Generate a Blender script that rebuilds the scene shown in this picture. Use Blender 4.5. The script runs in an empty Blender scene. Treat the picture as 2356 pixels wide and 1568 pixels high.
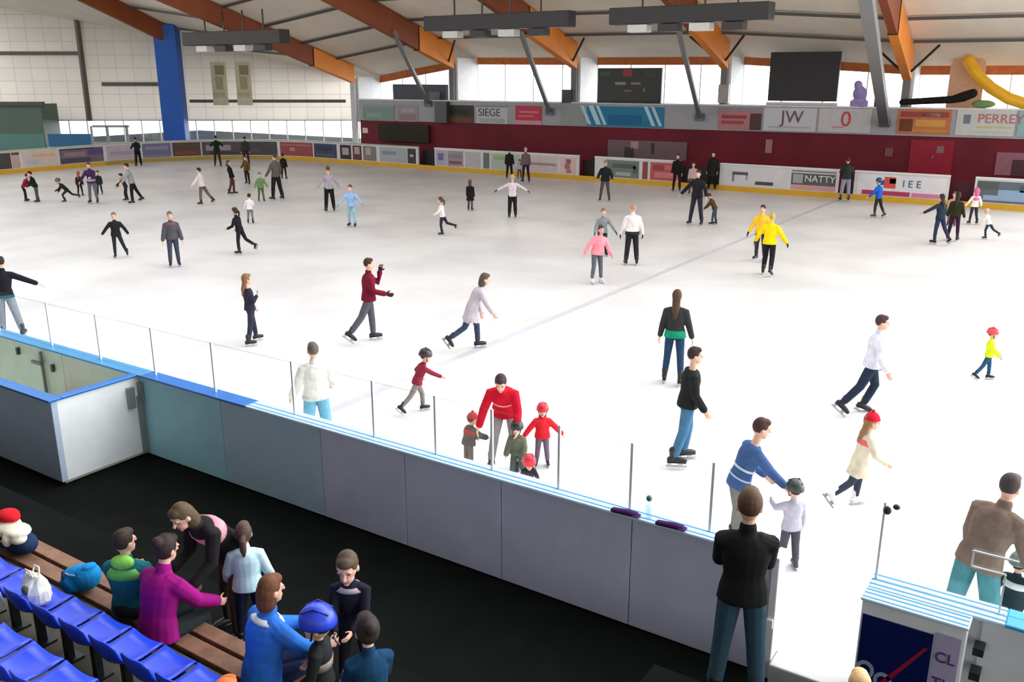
import bpy, bmesh, math, random
from mathutils import Vector as V, Matrix as M
random.seed(7)
C = bpy.context.scene.collection
R = math.radians
# ------------------------------------------------------------------ camera survey (photo pixel -> place in the hall)
F_PX, YHOR, CAMH = 2080.0, 172.0, 5.3
PITCH = math.atan((784 - YHOR) / F_PX); YAW = R(33.6)
HX = V((-math.sin(YAW), math.cos(YAW), 0)); RT = V((math.cos(YAW), math.sin(YAW), 0))
FW = HX * math.cos(PITCH) + V((0, 0, -math.sin(PITCH))); UP = RT.cross(FW)
CAM = V((0, 0, CAMH))
def ray(x, y): return FW * F_PX + RT * (x - 1178) - UP * (y - 784)
def at(x, y, z=0.0):
    d = ray(x, y); return CAM + d * ((z - CAMH) / d.z)
def on_plane(x, y, p, n):
    d = ray(x, y); return CAM + d * ((p - CAM).dot(n) / d.dot(n))
def on_x(x, y, X): return on_plane(x, y, V((X, 0, 0)), V((1, 0, 0)))
def on_y(x, y, Y): return on_plane(x, y, V((0, Y, 0)), V((0, 1, 0)))
def proj(p):
    v = p - CAM; d = v.dot(FW); return 1178 + F_PX * v.dot(RT) / d, 784 - F_PX * v.dot(UP) / d
# ------------------------------------------------------------------ materials
def srgb(c):
    return tuple(((x/255)/12.92 if x/255 <= .04045 else ((x/255+.055)/1.055)**2.4) for x in c) + (1,)
_mats = {}
def mat(name, rgb, rough=.8, spec=.3, metal=0, noise=.12, scale=14, bump=0.0, coat=0):
    key = (name, tuple(rgb), rough)
    if key in _mats: return _mats[key]
    m = bpy.data.materials.new(name); m.use_nodes = True
    nt = m.node_tree; b = nt.nodes['Principled BSDF']
    b.inputs['Roughness'].default_value = rough; b.inputs['Specular IOR Level'].default_value = spec
    b.inputs['Metallic'].default_value = metal; b.inputs['Coat Weight'].default_value = coat
    col = srgb(rgb)
    if noise:
        tc = nt.nodes.new('ShaderNodeTexCoord'); nz = nt.nodes.new('ShaderNodeTexNoise')
        nz.inputs['Scale'].default_value = scale; nz.inputs['Detail'].default_value = 3
        rp = nt.nodes.new('ShaderNodeValToRGB')
        rp.color_ramp.elements[0].position = .3; rp.color_ramp.elements[1].position = .7
        rp.color_ramp.elements[0].color = tuple(c*(1-noise) for c in col[:3]) + (1,)
        rp.color_ramp.elements[1].color = tuple(min(1, c*(1+noise)) for c in col[:3]) + (1,)
        nt.links.new(tc.outputs['Object'], nz.inputs['Vector']); nt.links.new(nz.outputs['Fac'], rp.inputs['Fac'])
        nt.links.new(rp.outputs['Color'], b.inputs['Base Color'])
        if bump:
            bp = nt.nodes.new('ShaderNodeBump'); bp.inputs['Strength'].default_value = bump; bp.inputs['Distance'].default_value = .01
            nt.links.new(nz.outputs['Fac'], bp.inputs['Height']); nt.links.new(bp.outputs['Normal'], b.inputs['Normal'])
    else: b.inputs['Base Color'].default_value = col
    _mats[key] = m; return m
def cloth(rgb): return mat('cloth', rgb, .85, .15, noise=.15, scale=9, bump=.3)
def paint(rgb, rough=.45): return mat('paint', rgb, rough, .35, noise=.05, scale=3)
def metal(rgb, rough=.4): return mat('metal', rgb, rough, .5, metal=.6, noise=.06, scale=5)
def plastic(rgb, rough=.35): return mat('plastic', rgb, rough, .5, noise=.05, scale=6)
def translucent(name, rgb, through=.6, brick=False):
    key = (name, tuple(rgb), through)
    if key in _mats: return _mats[key]
    m = bpy.data.materials.new(name); m.use_nodes = True; nt = m.node_tree; nt.nodes.clear()
    out = nt.nodes.new('ShaderNodeOutputMaterial'); mx = nt.nodes.new('ShaderNodeMixShader'); mx.inputs[0].default_value = through
    d = nt.nodes.new('ShaderNodeBsdfDiffuse'); t = nt.nodes.new('ShaderNodeBsdfTranslucent')
    c = srgb(rgb)
    if brick:
        tc = nt.nodes.new('ShaderNodeTexCoord'); bk = nt.nodes.new('ShaderNodeTexBrick')
        mp = nt.nodes.new('ShaderNodeMapping'); mp.inputs['Rotation'].default_value = (R(90), 0, 0)
        bk.offset = 0; bk.inputs['Scale'].default_value = 1; bk.inputs['Brick Width'].default_value = 1.15; bk.inputs['Row Height'].default_value = .85
        bk.inputs['Mortar Size'].default_value = .035; bk.inputs['Mortar Smooth'].default_value = .6
        bk.inputs['Color1'].default_value = c; bk.inputs['Color2'].default_value = tuple(x*.96 for x in c[:3]) + (1,)
        bk.inputs['Mortar'].default_value = tuple(x*.78 for x in c[:3]) + (1,)
        nt.links.new(tc.outputs['Object'], mp.inputs['Vector']); nt.links.new(mp.outputs['Vector'], bk.inputs['Vector'])
        nt.links.new(bk.outputs['Color'], d.inputs['Color']); nt.links.new(bk.outputs['Color'], t.inputs['Color'])
    else:
        d.inputs['Color'].default_value = c; t.inputs['Color'].default_value = c
    nt.links.new(d.outputs[0], mx.inputs[1]); nt.links.new(t.outputs[0], mx.inputs[2]); nt.links.new(mx.outputs[0], out.inputs[0])
    _mats[key] = m; return m
def glassy(name, rgb, refl=.07):
    key = (name, tuple(rgb))
    if key in _mats: return _mats[key]
    m = bpy.data.materials.new(name); m.use_nodes = True; nt = m.node_tree; nt.nodes.clear()
    out = nt.nodes.new('ShaderNodeOutputMaterial'); mx = nt.nodes.new('ShaderNodeMixShader'); mx.inputs[0].default_value = refl
    t = nt.nodes.new('ShaderNodeBsdfTransparent'); t.inputs['Color'].default_value = tuple(rgb) + (1,)
    g = nt.nodes.new('ShaderNodeBsdfGlossy'); g.inputs['Roughness'].default_value = .06; g.inputs['Color'].default_value = (.9, .97, 1, 1)
    nt.links.new(t.outputs[0], mx.inputs[1]); nt.links.new(g.outputs[0], mx.inputs[2]); nt.links.new(mx.outputs[0], out.inputs[0])
    _mats[key] = m; return m
# ------------------------------------------------------------------ object helpers
def link(name, me, m, parent=None, loc=None, smooth=False):
    o = bpy.data.objects.new(name, me); C.objects.link(o)
    if m is not None:
        for x in (m if isinstance(m, (list, tuple)) else [m]): me.materials.append(x)
    if parent: o.parent = parent
    if loc is not None: o.location = loc
    if smooth: me.shade_smooth()
    return o
def tag(o, label, cat, group=None, kind=None):
    if label: o['label'] = label
    if cat: o['category'] = cat
    if group: o['group'] = group
    if kind: o['kind'] = kind
    return o
def struct(o): o['kind'] = 'structure'; return o
def empty(name, loc, label, cat, group=None, rotz=0):
    o = bpy.data.objects.new(name, None); C.objects.link(o); o.location = loc; o.rotation_euler = (0, 0, rotz); o.empty_display_size = .1
    return tag(o, label, cat, group)
class MB:
    """collects closed pieces into one mesh"""
    def __init__(s): s.v = []; s.f = []
    def add(s, vs, fs):
        n = len(s.v); s.v += [tuple(v) for v in vs]; s.f += [tuple(i+n for i in f) for f in fs]; return s
    def hexa(s, p):   # 8 points: bottom ring 0-3, top ring 4-7
        return s.add(p, [(3,2,1,0),(4,5,6,7),(0,1,5,4),(1,2,6,5),(2,3,7,6),(3,0,4,7)])
    def box(s, a, b):
        (x0,y0,z0),(x1,y1,z1) = a, b
        x0,x1 = min(x0,x1),max(x0,x1); y0,y1 = min(y0,y1),max(y0,y1); z0,z1 = min(z0,z1),max(z0,z1)
        return s.hexa([V((x0,y0,z0)),V((x1,y0,z0)),V((x1,y1,z0)),V((x0,y1,z0)),V((x0,y0,z1)),V((x1,y0,z1)),V((x1,y1,z1)),V((x0,y1,z1))])
    def obox(s, o, ax, ay, az):   # oriented box from corner o along three edge vectors
        o = V(o); ax = V(ax); ay = V(ay); az = V(az)
        if ax.cross(ay).dot(az) < 0: ax, ay = ay, ax
        return s.hexa([o, o+ax, o+ax+ay, o+ay, o+az, o+ax+az, o+ax+ay+az, o+ay+az])
    def bar(s, a, b, w, h=None, ref=V((0, 0, 1))):
        a = V(a); b = V(b); h = h or w; d = (b-a).normalized()
        if abs(d.dot(ref)) > .95: ref = V((1, 0, 0))
        x = d.cross(ref).normalized(); y = x.cross(d).normalized()
        return s.obox(a - x*w/2 - y*h/2, x*w, y*h, b-a)
    def loft(s, rings):     # rings: list of lists of points, capped
        n = len(rings[0]); base = len(s.v); fs = []
        for r in rings: s.v += [tuple(p) for p in r]
        for i in range(len(rings)-1):
            for j in range(n):
                a = base+i*n+j; b = base+i*n+(j+1) % n
                fs.append((a, b, b+n, a+n))
        s.f += fs
        s.f.append(tuple(base+j for j in range(n))[::-1]); s.f.append(tuple(base+(len(rings)-1)*n+j for j in range(n)))
        return s
    def ell(s, c, rx, ry, rz, ax=V((1,0,0)), ay=V((0,1,0)), az=V((0,0,1)), n=14, k=9, cut=None):
        rings = []
        lo = -1 if cut is None else cut
        t0 = math.asin(max(-.985, lo)); t1 = math.asin(.985)
        for i in range(k):
            t = t0 + (t1-t0)*i/(k-1); q = math.cos(t)
            rings.append([c + ax*(rx*q*math.cos(2*math.pi*j/n)) + ay*(ry*q*math.sin(2*math.pi*j/n)) + az*(rz*math.sin(t)) for j in range(n)])
        return s.loft(rings)
    def tube(s, pts, rad, n=10, flat=None):
        """round limb along points with rounded ends and joints; flat=(axis, factor) squashes it along axis"""
        pts = [V(p) for p in pts]
        P = []; Q = []
        d0 = (pts[1]-pts[0]).normalized(); d1 = (pts[-1]-pts[-2]).normalized()
        for t in (.95, .7, .35): P.append(pts[0]-d0*rad[0]*t); Q.append(rad[0]*math.sqrt(1-t*t))
        P += pts; Q += list(rad)
        for t in (.35, .7, .95): P.append(pts[-1]+d1*rad[-1]*t); Q.append(rad[-1]*math.sqrt(1-t*t))
        rings = []; x = None
        for i, p in enumerate(P):
            d = (P[min(i+1, len(P)-1)] - P[max(i-1, 0)]).normalized()
            if x is None:
                x = d.cross(V((0, 0, 1)));
                if x.length < .1: x = d.cross(V((0, 1, 0)))
            x = (x - d*x.dot(d)).normalized(); y = d.cross(x)
            ring = []
            for j in range(n):
                o = (x*math.cos(2*math.pi*j/n) + y*math.sin(2*math.pi*j/n)) * Q[i]
                if flat: o -= flat[0]*(o.dot(flat[0])*(1-flat[1]))
                ring.append(p+o)
            rings.append(ring)
        return s.loft(rings)
    def mesh(s, name, fix=True):
        me = bpy.data.meshes.new(name); me.from_pydata(s.v, [], s.f)
        if fix:
            bm = bmesh.new(); bm.from_mesh(me); bmesh.ops.recalc_face_normals(bm, faces=bm.faces); bm.to_mesh(me); bm.free()
        return me
    def obj(s, name, m, parent=None, loc=None, smooth=False, bevel=0):
        o = link(name, s.mesh(name), m, parent, loc, smooth)
        if bevel:
            b = o.modifiers.new('soft', 'BEVEL'); b.width = bevel; b.segments = 2; b.limit_method = 'ANGLE'
        return o
def skinned(mb, name, voxel, smooth=3, m=None, parent=None):
    """one continuous surface grown over the pieces"""
    me = mb.mesh(name, True)
    o = bpy.data.objects.new(name + '_source', me); C.objects.link(o)
    r = o.modifiers.new('r', 'REMESH'); r.mode = 'VOXEL'; r.voxel_size = voxel
    if smooth:
        k = o.modifiers.new('s', 'SMOOTH'); k.factor = .5; k.iterations = smooth
    dg = bpy.context.evaluated_depsgraph_get()
    out = bpy.data.meshes.new_from_object(o.evaluated_get(dg))
    bpy.data.objects.remove(o); bpy.data.meshes.remove(me)
    out.name = name
    return link(name, out, m, parent, smooth=True)
def text(body, size, origin, xdir, ydir, m, parent, name='lettering', align='LEFT', extrude=.006):
    cu = bpy.data.curves.new(name, 'FONT'); cu.body = body; cu.size = size; cu.extrude = extrude; cu.align_x = align
    cu.materials.append(m)
    o = bpy.data.objects.new(name, cu); C.objects.link(o)
    me = bpy.data.meshes.new_from_object(o.evaluated_get(bpy.context.evaluated_depsgraph_get())); me.name = name
    bpy.data.objects.remove(o); o = bpy.data.objects.new(name, me); C.objects.link(o)
    x = V(xdir).normalized(); y = V(ydir).normalized(); z = x.cross(y)
    mm = M(((x.x, y.x, z.x, origin[0]), (x.y, y.y, z.y, origin[1]), (x.z, y.z, z.z, origin[2]), (0, 0, 0, 1)))
    if parent:
        o.parent = parent; q = parent; pm_ = parent.matrix_basis.copy()
        while q.parent: q = q.parent; pm_ = q.matrix_basis @ pm_
        mm = pm_.inverted() @ mm
    o.matrix_basis = mm
    return o
ORD = 'first second third fourth fifth sixth seventh eighth ninth tenth eleventh twelfth thirteenth fourteenth fifteenth sixteenth seventeenth eighteenth nineteenth twentieth'.split()
# ================================================================== THE HALL
E_ = V((-.9967, -.0809, 0)); M_ = V((.0809, -.9967, 0)); R0 = V((-3.85, 47, 0)); ZV = V((0, 0, 1))
def Wp(u, v, z): return R0 + E_*u + M_*v + ZV*z
def onw(x, y, v=0):
    p = on_plane(x, y, R0 + M_*v, M_); return (p-R0).dot(E_), p.z
FLOOR = -.2
# floor, ice
struct(MB().box((-80, -9, FLOOR-.3), (16, 62, FLOOR)).obj('floor', mat('rubber_floor', (15, 17, 16), .9, .08, noise=.25, scale=2)))
def rink_path(inset=0.0, step=6):
    x0, x1, y0, y1, r = -51.6, 13.0, 7.65, 41.85, 8.5
    pts = [V((x1, y0, 0))]
    pts += [V((-15, y0, 0))]
    for i in range(0, 91, step): a = R(-90 - i); pts.append(V((x0+r+math.cos(a)*(r-inset), y0+r+math.sin(a)*(r-inset), 0)))
    for i in range(0, 91, step): a = R(180 - i); pts.append(V((x0+r+math.cos(a)*(r-inset), y1-r+math.sin(a)*(r-inset), 0)))
    pts += [V((x1, y1-inset, 0))]
    if inset:
        pts[0].y += inset; pts[1].y += inset
    return pts
ip = rink_path()
ice_m = bpy.data.materials.new('ice'); ice_m.use_nodes = True
nt = ice_m.node_tree; b = nt.nodes['Principled BSDF']
tc = nt.nodes.new('ShaderNodeTexCoord'); nz = nt.nodes.new('ShaderNodeTexNoise'); nz.inputs['Scale'].default_value = .35; nz.inputs['Detail'].default_value = 6
rp = nt.nodes.new('ShaderNodeValToRGB'); rp.color_ramp.elements[0].position = .35; rp.color_ramp.elements[1].position = .6
rp.color_ramp.elements[0].color = srgb((216, 214, 214)); rp.color_ramp.elements[1].color = srgb((233, 231, 230))
nt.links.new(tc.outputs['Object'], nz.inputs['Vector']); nt.links.new(nz.outputs['Fac'], rp.inputs['Fac']); nt.links.new(rp.outputs['Color'], b.inputs['Base Color'])
b.inputs['Roughness'].default_value = .42; b.inputs['Specular IOR Level'].default_value = .3
mb = MB(); n = len(ip)
mb.v = [tuple(p + ZV*FLOOR) for p in ip] + [tuple(p) for p in ip]
mb.f = [tuple(range(n))[::-1], tuple(range(n, 2*n))] + [(i, (i+1) % n, n+(i+1) % n, n+i) for i in range(n)]
ice = struct(mb.obj('ice_floor', ice_m))
cx = at(1200, 762).x
struct(MB().box((cx-.1, 7.9, .0), (cx+.1, 41.7, .004)).obj('centre_line_marking', paint((204, 203, 209)), ice))
# ---- roof beams on the columns, roof between them
beams = [  # column px, two bottom-edge px, top-edge px
    ('b1', None, (180, 0), (370, 92), (375, 54)),
    ('b2', 806, (362, 0), (797, 184), (791, 142)),
    ('b3', 1036, (780, 20), (1031, 153), (1035, 92)),
    ('b4', 1319, (1208, 88), (1310, 149), (1320, 88)),
    ('b5', 1666, (1586, 78), (1651, 139), (1658, 68)),
    ('b6', 2090, (1977, 7), (2072, 136), (2092, 64))]
BD = []
# blue column just outside the rounded end of the rink
blue_c = at(413, 372) ; bd = (blue_c - CAM); bd.z = 0; bd.normalize(); blue_c = blue_c + bd*2.6; blue_c.z = 0
for nm, px, p0, p1, pt in beams:
    if px is None: u = (blue_c-R0).dot(E_)
    else: u = onw(px, 150)[0]
    q0 = on_plane(p0[0], p0[1], Wp(u, 0, 0), E_); q1 = on_plane(p1[0], p1[1], Wp(u, 0, 0), E_); qt = on_plane(pt[0], pt[1], Wp(u, 0, 0), E_)
    v0 = (q0-R0).dot(M_); v1 = (q1-R0).dot(M_); vt = (qt-R0).dot(M_)
    sl = (q0.z-q1.z)/(v0-v1)
    if nm == 'b6': sl = .27
    if nm in ('b4', 'b5'): sl = .285
    zb = q1.z - sl*v1; th = qt.z - (zb + sl*vt)
    BD.append([u, sl, zb, max(.95, min(1.3, th)), v1])
print('BEAMS', [[round(x, 2) for x in b] for b in BD])
wood = mat('glulam', (142, 74, 40), .55, .3, noise=.08, scale=1.1); wood_end = mat('glulam', (246, 146, 44), .5, .3, noise=.06, scale=1.1)
VE = 24.0
blab = ['laminated timber roof beam landing on the blue column', 'laminated timber roof beam ending at the white corner column of the long wall',
        'orange timber roof beam above the dark wall-mounted screen', 'orange timber roof beam between the long ceiling ducts, before the scoreboard',
        'orange timber roof beam between scoreboard and black wall panel', 'orange timber roof beam between black wall panel and yellow slide']
for i, (u, sl, zb, th, v1) in enumerate(BD):
    va = v1 - .5 if i == 0 else -.12
    mb = MB(); h = .17
    P = lambda du, v, z: Wp(u+du, v, z)
    mb.hexa([P(-h, va, zb+sl*va), P(h, va, zb+sl*va), P(h, VE, zb+sl*VE), P(-h, VE, zb+sl*VE),
             P(-h, va, zb+sl*va+th), P(h, va, zb+sl*va+th), P(h, VE, zb+sl*VE+th), P(-h, VE, zb+sl*VE+th)])
    bo = mb.obj('roof_beam', wood, bevel=.02); tag(bo, blab[i], 'beam', 'timber roof beams')
    if i:   # the paler orange end piece over the column
        ve = (3.6, 3.4, 5.5, 5.5, 6.5)[i-1]; k_ = .19; mb = MB()
        mb.hexa([P(-k_, va-.02, zb+sl*va-.02), P(k_, va-.02, zb+sl*va-.02), P(k_, ve, zb+sl*ve-.02), P(-k_, ve, zb+sl*ve-.02),
                 P(-k_, va-.02, zb+sl*va+th-.03), P(k_, va-.02, zb+sl*va+th-.03), P(k_, ve, zb+sl*ve+th-.03), P(-k_, ve, zb+sl*ve+th-.03)])
        mb.obj('end_piece', wood_end, bo)['label'] = 'bright orange beam end'
        MB().hexa([P(-k_-.01, ve, zb+sl*ve-.04), P(k_+.01, ve, zb+sl*ve-.04), P(k_+.01, ve+.06, zb+sl*ve-.04), P(-k_-.01, ve+.06, zb+sl*ve-.04),
                   P(-k_-.01, ve, zb+sl*ve+th-.03), P(k_+.01, ve, zb+sl*ve+th-.03), P(k_+.01, ve+.06, zb+sl*ve+th-.03), P(-k_-.01, ve+.06, zb+sl*ve+th-.03)]).obj('joint_plate', metal((70, 50, 40), .6), bo)
# roof panels
def rz(i, v): u, sl, zb, th, _ = BD[i]; return zb + sl*v + th + .02
us = [BD[0][0]+14] + [b[0] for b in BD] + [BD[-1][0]-9]
mb = MB(); vv = [-3.4, 8, 16, VE]
top = []
for k, u in enumerate(us):
    i = min(max(k-1, 0), 5)
    top.append([Wp(u, v, rz(i, v)) for v in vv])
for k in range(len(us)-1):
    for j in range(3):
        a, b_, c, d = top[k][j], top[k+1][j], top[k+1][j+1], top[k][j+1]
        mb.hexa([a, b_, c, d, a+ZV*.25, b_+ZV*.25, c+ZV*.25, d+ZV*.25])
struct(mb.obj('ceiling', mat('ceiling_board', (240, 230, 212), .85, .2, noise=.06, scale=.6)))
# purlins under the roof along the hall
for n_, v in enumerate((1.6, 4.6, 7.6, 10.6, 13.6)):
    pu = MB()
    for k in range(1, len(us)-1):
        i, j = k-1, k
        a = Wp(us[k], v, rz(min(i, 5), v)-.14); b_ = Wp(us[k+1], v, rz(min(j, 5), v)-.14)
        pu.bar(a + (b_-a)*.03, b_ - (b_-a)*.03, .09, .13)
    tag(pu.obj('roof_purlin', metal((96, 92, 88), .6)), ('thin grey purlin under the roof, %s row out from the window wall' % ORD[n_]), 'purlin', 'thin roof purlins')
# ---- the long wall: maroon base, gallery front, ledge
ULEFT = onw(828, 260)[0]; UR = -12.0
ZB1 = 2.55; ZB2 = 3.78
struct(MB().obox(Wp(UR, -.25, FLOOR), E_*(ULEFT-UR), M_*.25, ZV*(ZB1-FLOOR)).obj('wall_far', mat('maroon_wall', (112, 24, 40), .6, .3, noise=.2, scale=.5)))
struct(MB().obox(Wp(UR, -.25, ZB1), E_*(ULEFT-UR), M_*.32, ZV*(ZB2-ZB1)).obj('wall_gallery', paint((168, 168, 172), .6)))
struct(MB().obox(Wp(UR, -2.6, 2.4), E_*(ULEFT-UR), M_*2.35, ZV*.15).obj('floor_gallery', paint((150, 150, 148), .7)))
struct(MB().obox(Wp(UR, -.3, ZB2), E_*(ULEFT-UR), M_*.42, ZV*.07).obj('trim_1', paint((225, 225, 226), .5)))
# maroon wall details
def wall_patch(name, x0, x1, y0, y1, v, th, m, parent=None, label=None, cat=None, slide=True, group=None):
    """flat thing on the wall plane v, corners read at its four edges"""
    xm = (x0+x1)/2; ym = (y0+y1)/2
    ua = onw(x0, ym, v)[0]; ub = onw(x1, ym, v)[0]; zt = onw(xm, y0, v)[1]; zb = onw(xm, y1, v)[1]
    o = MB().obox(Wp(ub, v-th, zb), E_*(ua-ub), M_*th, ZV*(zt-zb)).obj(name, m, parent)
    if label: tag(o, label, cat, group)
    return o, ua, ub, zb, zt
d_, ua, ub, zb, zt = wall_patch('door_1', 2092, 2192, 322, 402, .06, .06, paint((150, 18, 42), .5)); struct(d_)
struct(MB().obox(Wp((ua+ub)/2-.1, .06, (zb+zt)/2-.03), E_*.05, M_*.08, ZV*.12).obj('door_handle', metal((150, 150, 150)), d_))
o, *_ = wall_patch('wall_lamp', 1761, 1776, 321, 352, .1, .1, plastic((170, 120, 122)), label='small pale oval bulkhead lamp on the maroon wall', cat='lamp')
o, *_ = wall_patch('junction_box', 2036, 2054, 340, 360, .08, .08, plastic((120, 74, 80)), label='small greyish pink box on the maroon wall beside the red door', cat='box')
o, *_ = wall_patch('notice', 2155, 2172, 336, 352, .09, .02, paint((140, 100, 100)), label='small pale notice stuck on the bright red door', cat='notice')
o, ua, ub, zb, zt = wall_patch('wall_poster', 1398, 1580, 324, 366, .07, .05, paint((120, 96, 100)), label='wide dusty pink poster low on the maroon wall behind the barrier', cat='poster')
for a, b_, c, d in ((.22, .34, .0, .62), (.56, .6, .3, .9), (.3, .4, .55, .95)):
    MB().obox(Wp(ub+(ua-ub)*(1-b_), .075, zb+(zt-zb)*c), E_*((ua-ub)*(b_-a)), M_*.012, ZV*((zt-zb)*(d-c))).obj('print', paint((64, 56, 52) if c < .5 else (176, 150, 150)), o)
o, ua, ub, zb, zt = wall_patch('wall_poster', 2290, 2420, 352, 405, .07, .05, paint((150, 96, 110)), label='pink poster low on the maroon wall at beside the last gateway, past the red door', cat='poster')
MB().obox(Wp(ub+(ua-ub)*.3, .075, zb), E_*((ua-ub)*.4), M_*.012, ZV*((zt-zb)*.7)).obj('print', paint((80, 40, 52)), o)
o, *_ = wall_patch('dark_screen_net', 870, 985, 286, 326, .3, .1, cloth((62, 58, 52)), label='dark grey netting panel against the maroon wall near the hall corner', cat='netting')
o, *_ = wall_patch('loudspeaker', 1000, 1027, 234, 282, .5, .38, plastic((70, 70, 70)), label='grey loudspeaker box on the gallery front below the slanting strut', cat='speaker')
o, *_ = wall_patch('fire_alarm', 834, 846, 294, 306, .06, .06, plastic((225, 200, 180)), label='tiny pale alarm box on the maroon wall at the hall corner', cat='alarm')
# banners on the gallery front
def banner(x0, x1, rgb, label, y0=None, y1=None, patches=(), texts=()):
    xm = (x0+x1)/2; yt = 236+(xm-830)*.0085; yb = 279+(xm-830)*.0245
    o, ua, ub, zb, zt = wall_patch('advertising_banner', x0, x1, yt+4, yb-2, .10, .025, paint(rgb, .55), label=label, cat='banner', group='advertising banners along the gallery front')
    W_ = ua-ub; H_ = zt-zb
    for a, b_, c, d, col in patches:   # fractions from the left, from the bottom
        MB().obox(Wp(ua-W_*b_, .10, zb+H_*c), E_*(W_*(b_-a)), M_*.008, ZV*(H_*(d-c))).obj('print', paint(col, .55), o)
    for s_, size, fx, fz, col in texts:
        text(s_, size, Wp(ua-W_*fx, .118, zb+H_*fz), -E_, ZV, paint(col), o)
    return o
banner(835, 908, (128, 150, 140), 'dull green banner at the corner end of the gallery front', patches=((.0, 1, .85, 1, (150, 160, 155)), (.1, .6, .2, .5, (140, 164, 152))))
banner(914, 962, (160, 150, 155), 'grey lilac banner beside the dull green banner on the gallery front', patches=((.1, .9, .1, .45, (150, 128, 132)), (.2, .8, .55, .75, (172, 168, 172))))
banner(1024, 1090, (62, 54, 44), 'dark brown banner on the gallery front under the dark screen', patches=((0, 1, 0, .35, (110, 66, 46)), (.15, .8, .5, .75, (40, 46, 34))))
banner(1096, 1168, (196, 196, 194), 'off-white banner with grey lettering on the gallery front', patches=((.1, .9, .05, .3, (168, 176, 168)), (.0, 1, .9, 1, (140, 150, 140))), texts=(('SIEGE', .62, .06, .42, (84, 84, 86)),))
banner(1186, 1246, (196, 62, 84), 'crimson banner on the gallery front beside the off-white one', patches=((0, 1, 0, .22, (212, 150, 160)), (.15, .9, .62, .72, (222, 120, 135)), (.1, .7, .4, .5, (218, 110, 126))))
banner(1290, 1344, (150, 158, 154), 'plain grey green banner at the column foot on the gallery front')
o = banner(1350, 1528, (40, 128, 168), 'wide blue banner with white slanting streaks below the scoreboard', patches=((.28, .72, .1, .6, (20, 108, 150)),))
u0 = onw(1350, 262)[0]; u1 = onw(1528, 265)[0]
for fr, wd in ((.03, .35), (.14, .5), (.24, .3), (.86, .35), (.95, .3)):
    ua = u0+(u1-u0)*fr
    MB().hexa([Wp(ua, .105, ZB1+.12), Wp(ua-wd*.6, .105, ZB1+.12), Wp(ua-wd*.6, .115, ZB1+.12), Wp(ua, .115, ZB1+.12),
               Wp(ua+.5, .105, ZB2-.1), Wp(ua+.5-wd*.6, .105, ZB2-.1), Wp(ua+.5-wd*.6, .115, ZB2-.1), Wp(ua+.5, .115, ZB2-.1)]).obj('streak', paint((190, 220, 230)), o)
banner(1652, 1752, (188, 128, 130), 'pinkish red banner with dark corner on the gallery front', patches=((.74, 1, .0, .75, (88, 60, 62)), (.08, .66, .5, .66, (158, 66, 72)), (.08, .6, .25, .4, (160, 76, 82)), (0, 1, .86, 1, (150, 150, 152))))
banner(1757, 1878, (208, 208, 213), 'white banner with dark script initials under the black wall panel', texts=(('JW', .85, .33, .36, (110, 84, 96)),), patches=((.1, .9, .12, .2, (188, 176, 188)),))
banner(1884, 2004, (206, 202, 203), 'white banner with a tall red numeral on the gallery front', texts=(('0', 1.0, .42, .26, (206, 70, 70)),), patches=((.28, .5, .18, .24, (214, 140, 140)),))
banner(2064, 2188, (196, 120, 78), 'brown and orange pictorial banner beneath the yellow slide\'s black tube', patches=((.05, .95, .68, .9, (160, 72, 62)), (.05, .3, .1, .6, (120, 64, 36)), (.35, .9, .3, .58, (222, 160, 76)), (.3, .95, .08, .2, (214, 138, 62)), (.45, .8, .72, .84, (226, 200, 190))))
banner(2200, 2336, (206, 208, 204), 'white banner with red capital lettering under the yellow slide', texts=(('PERREY', .56, .36, .5, (190, 108, 110)),), patches=((.12, .24, .45, .8, (120, 126, 138)), (.36, .95, .3, .36, (206, 196, 130)), (.3, .9, .12, .18, (200, 200, 170))))
banner(2342, 2450, (150, 186, 186), 'blue green banner at the frame edge of the gallery front')
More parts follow.
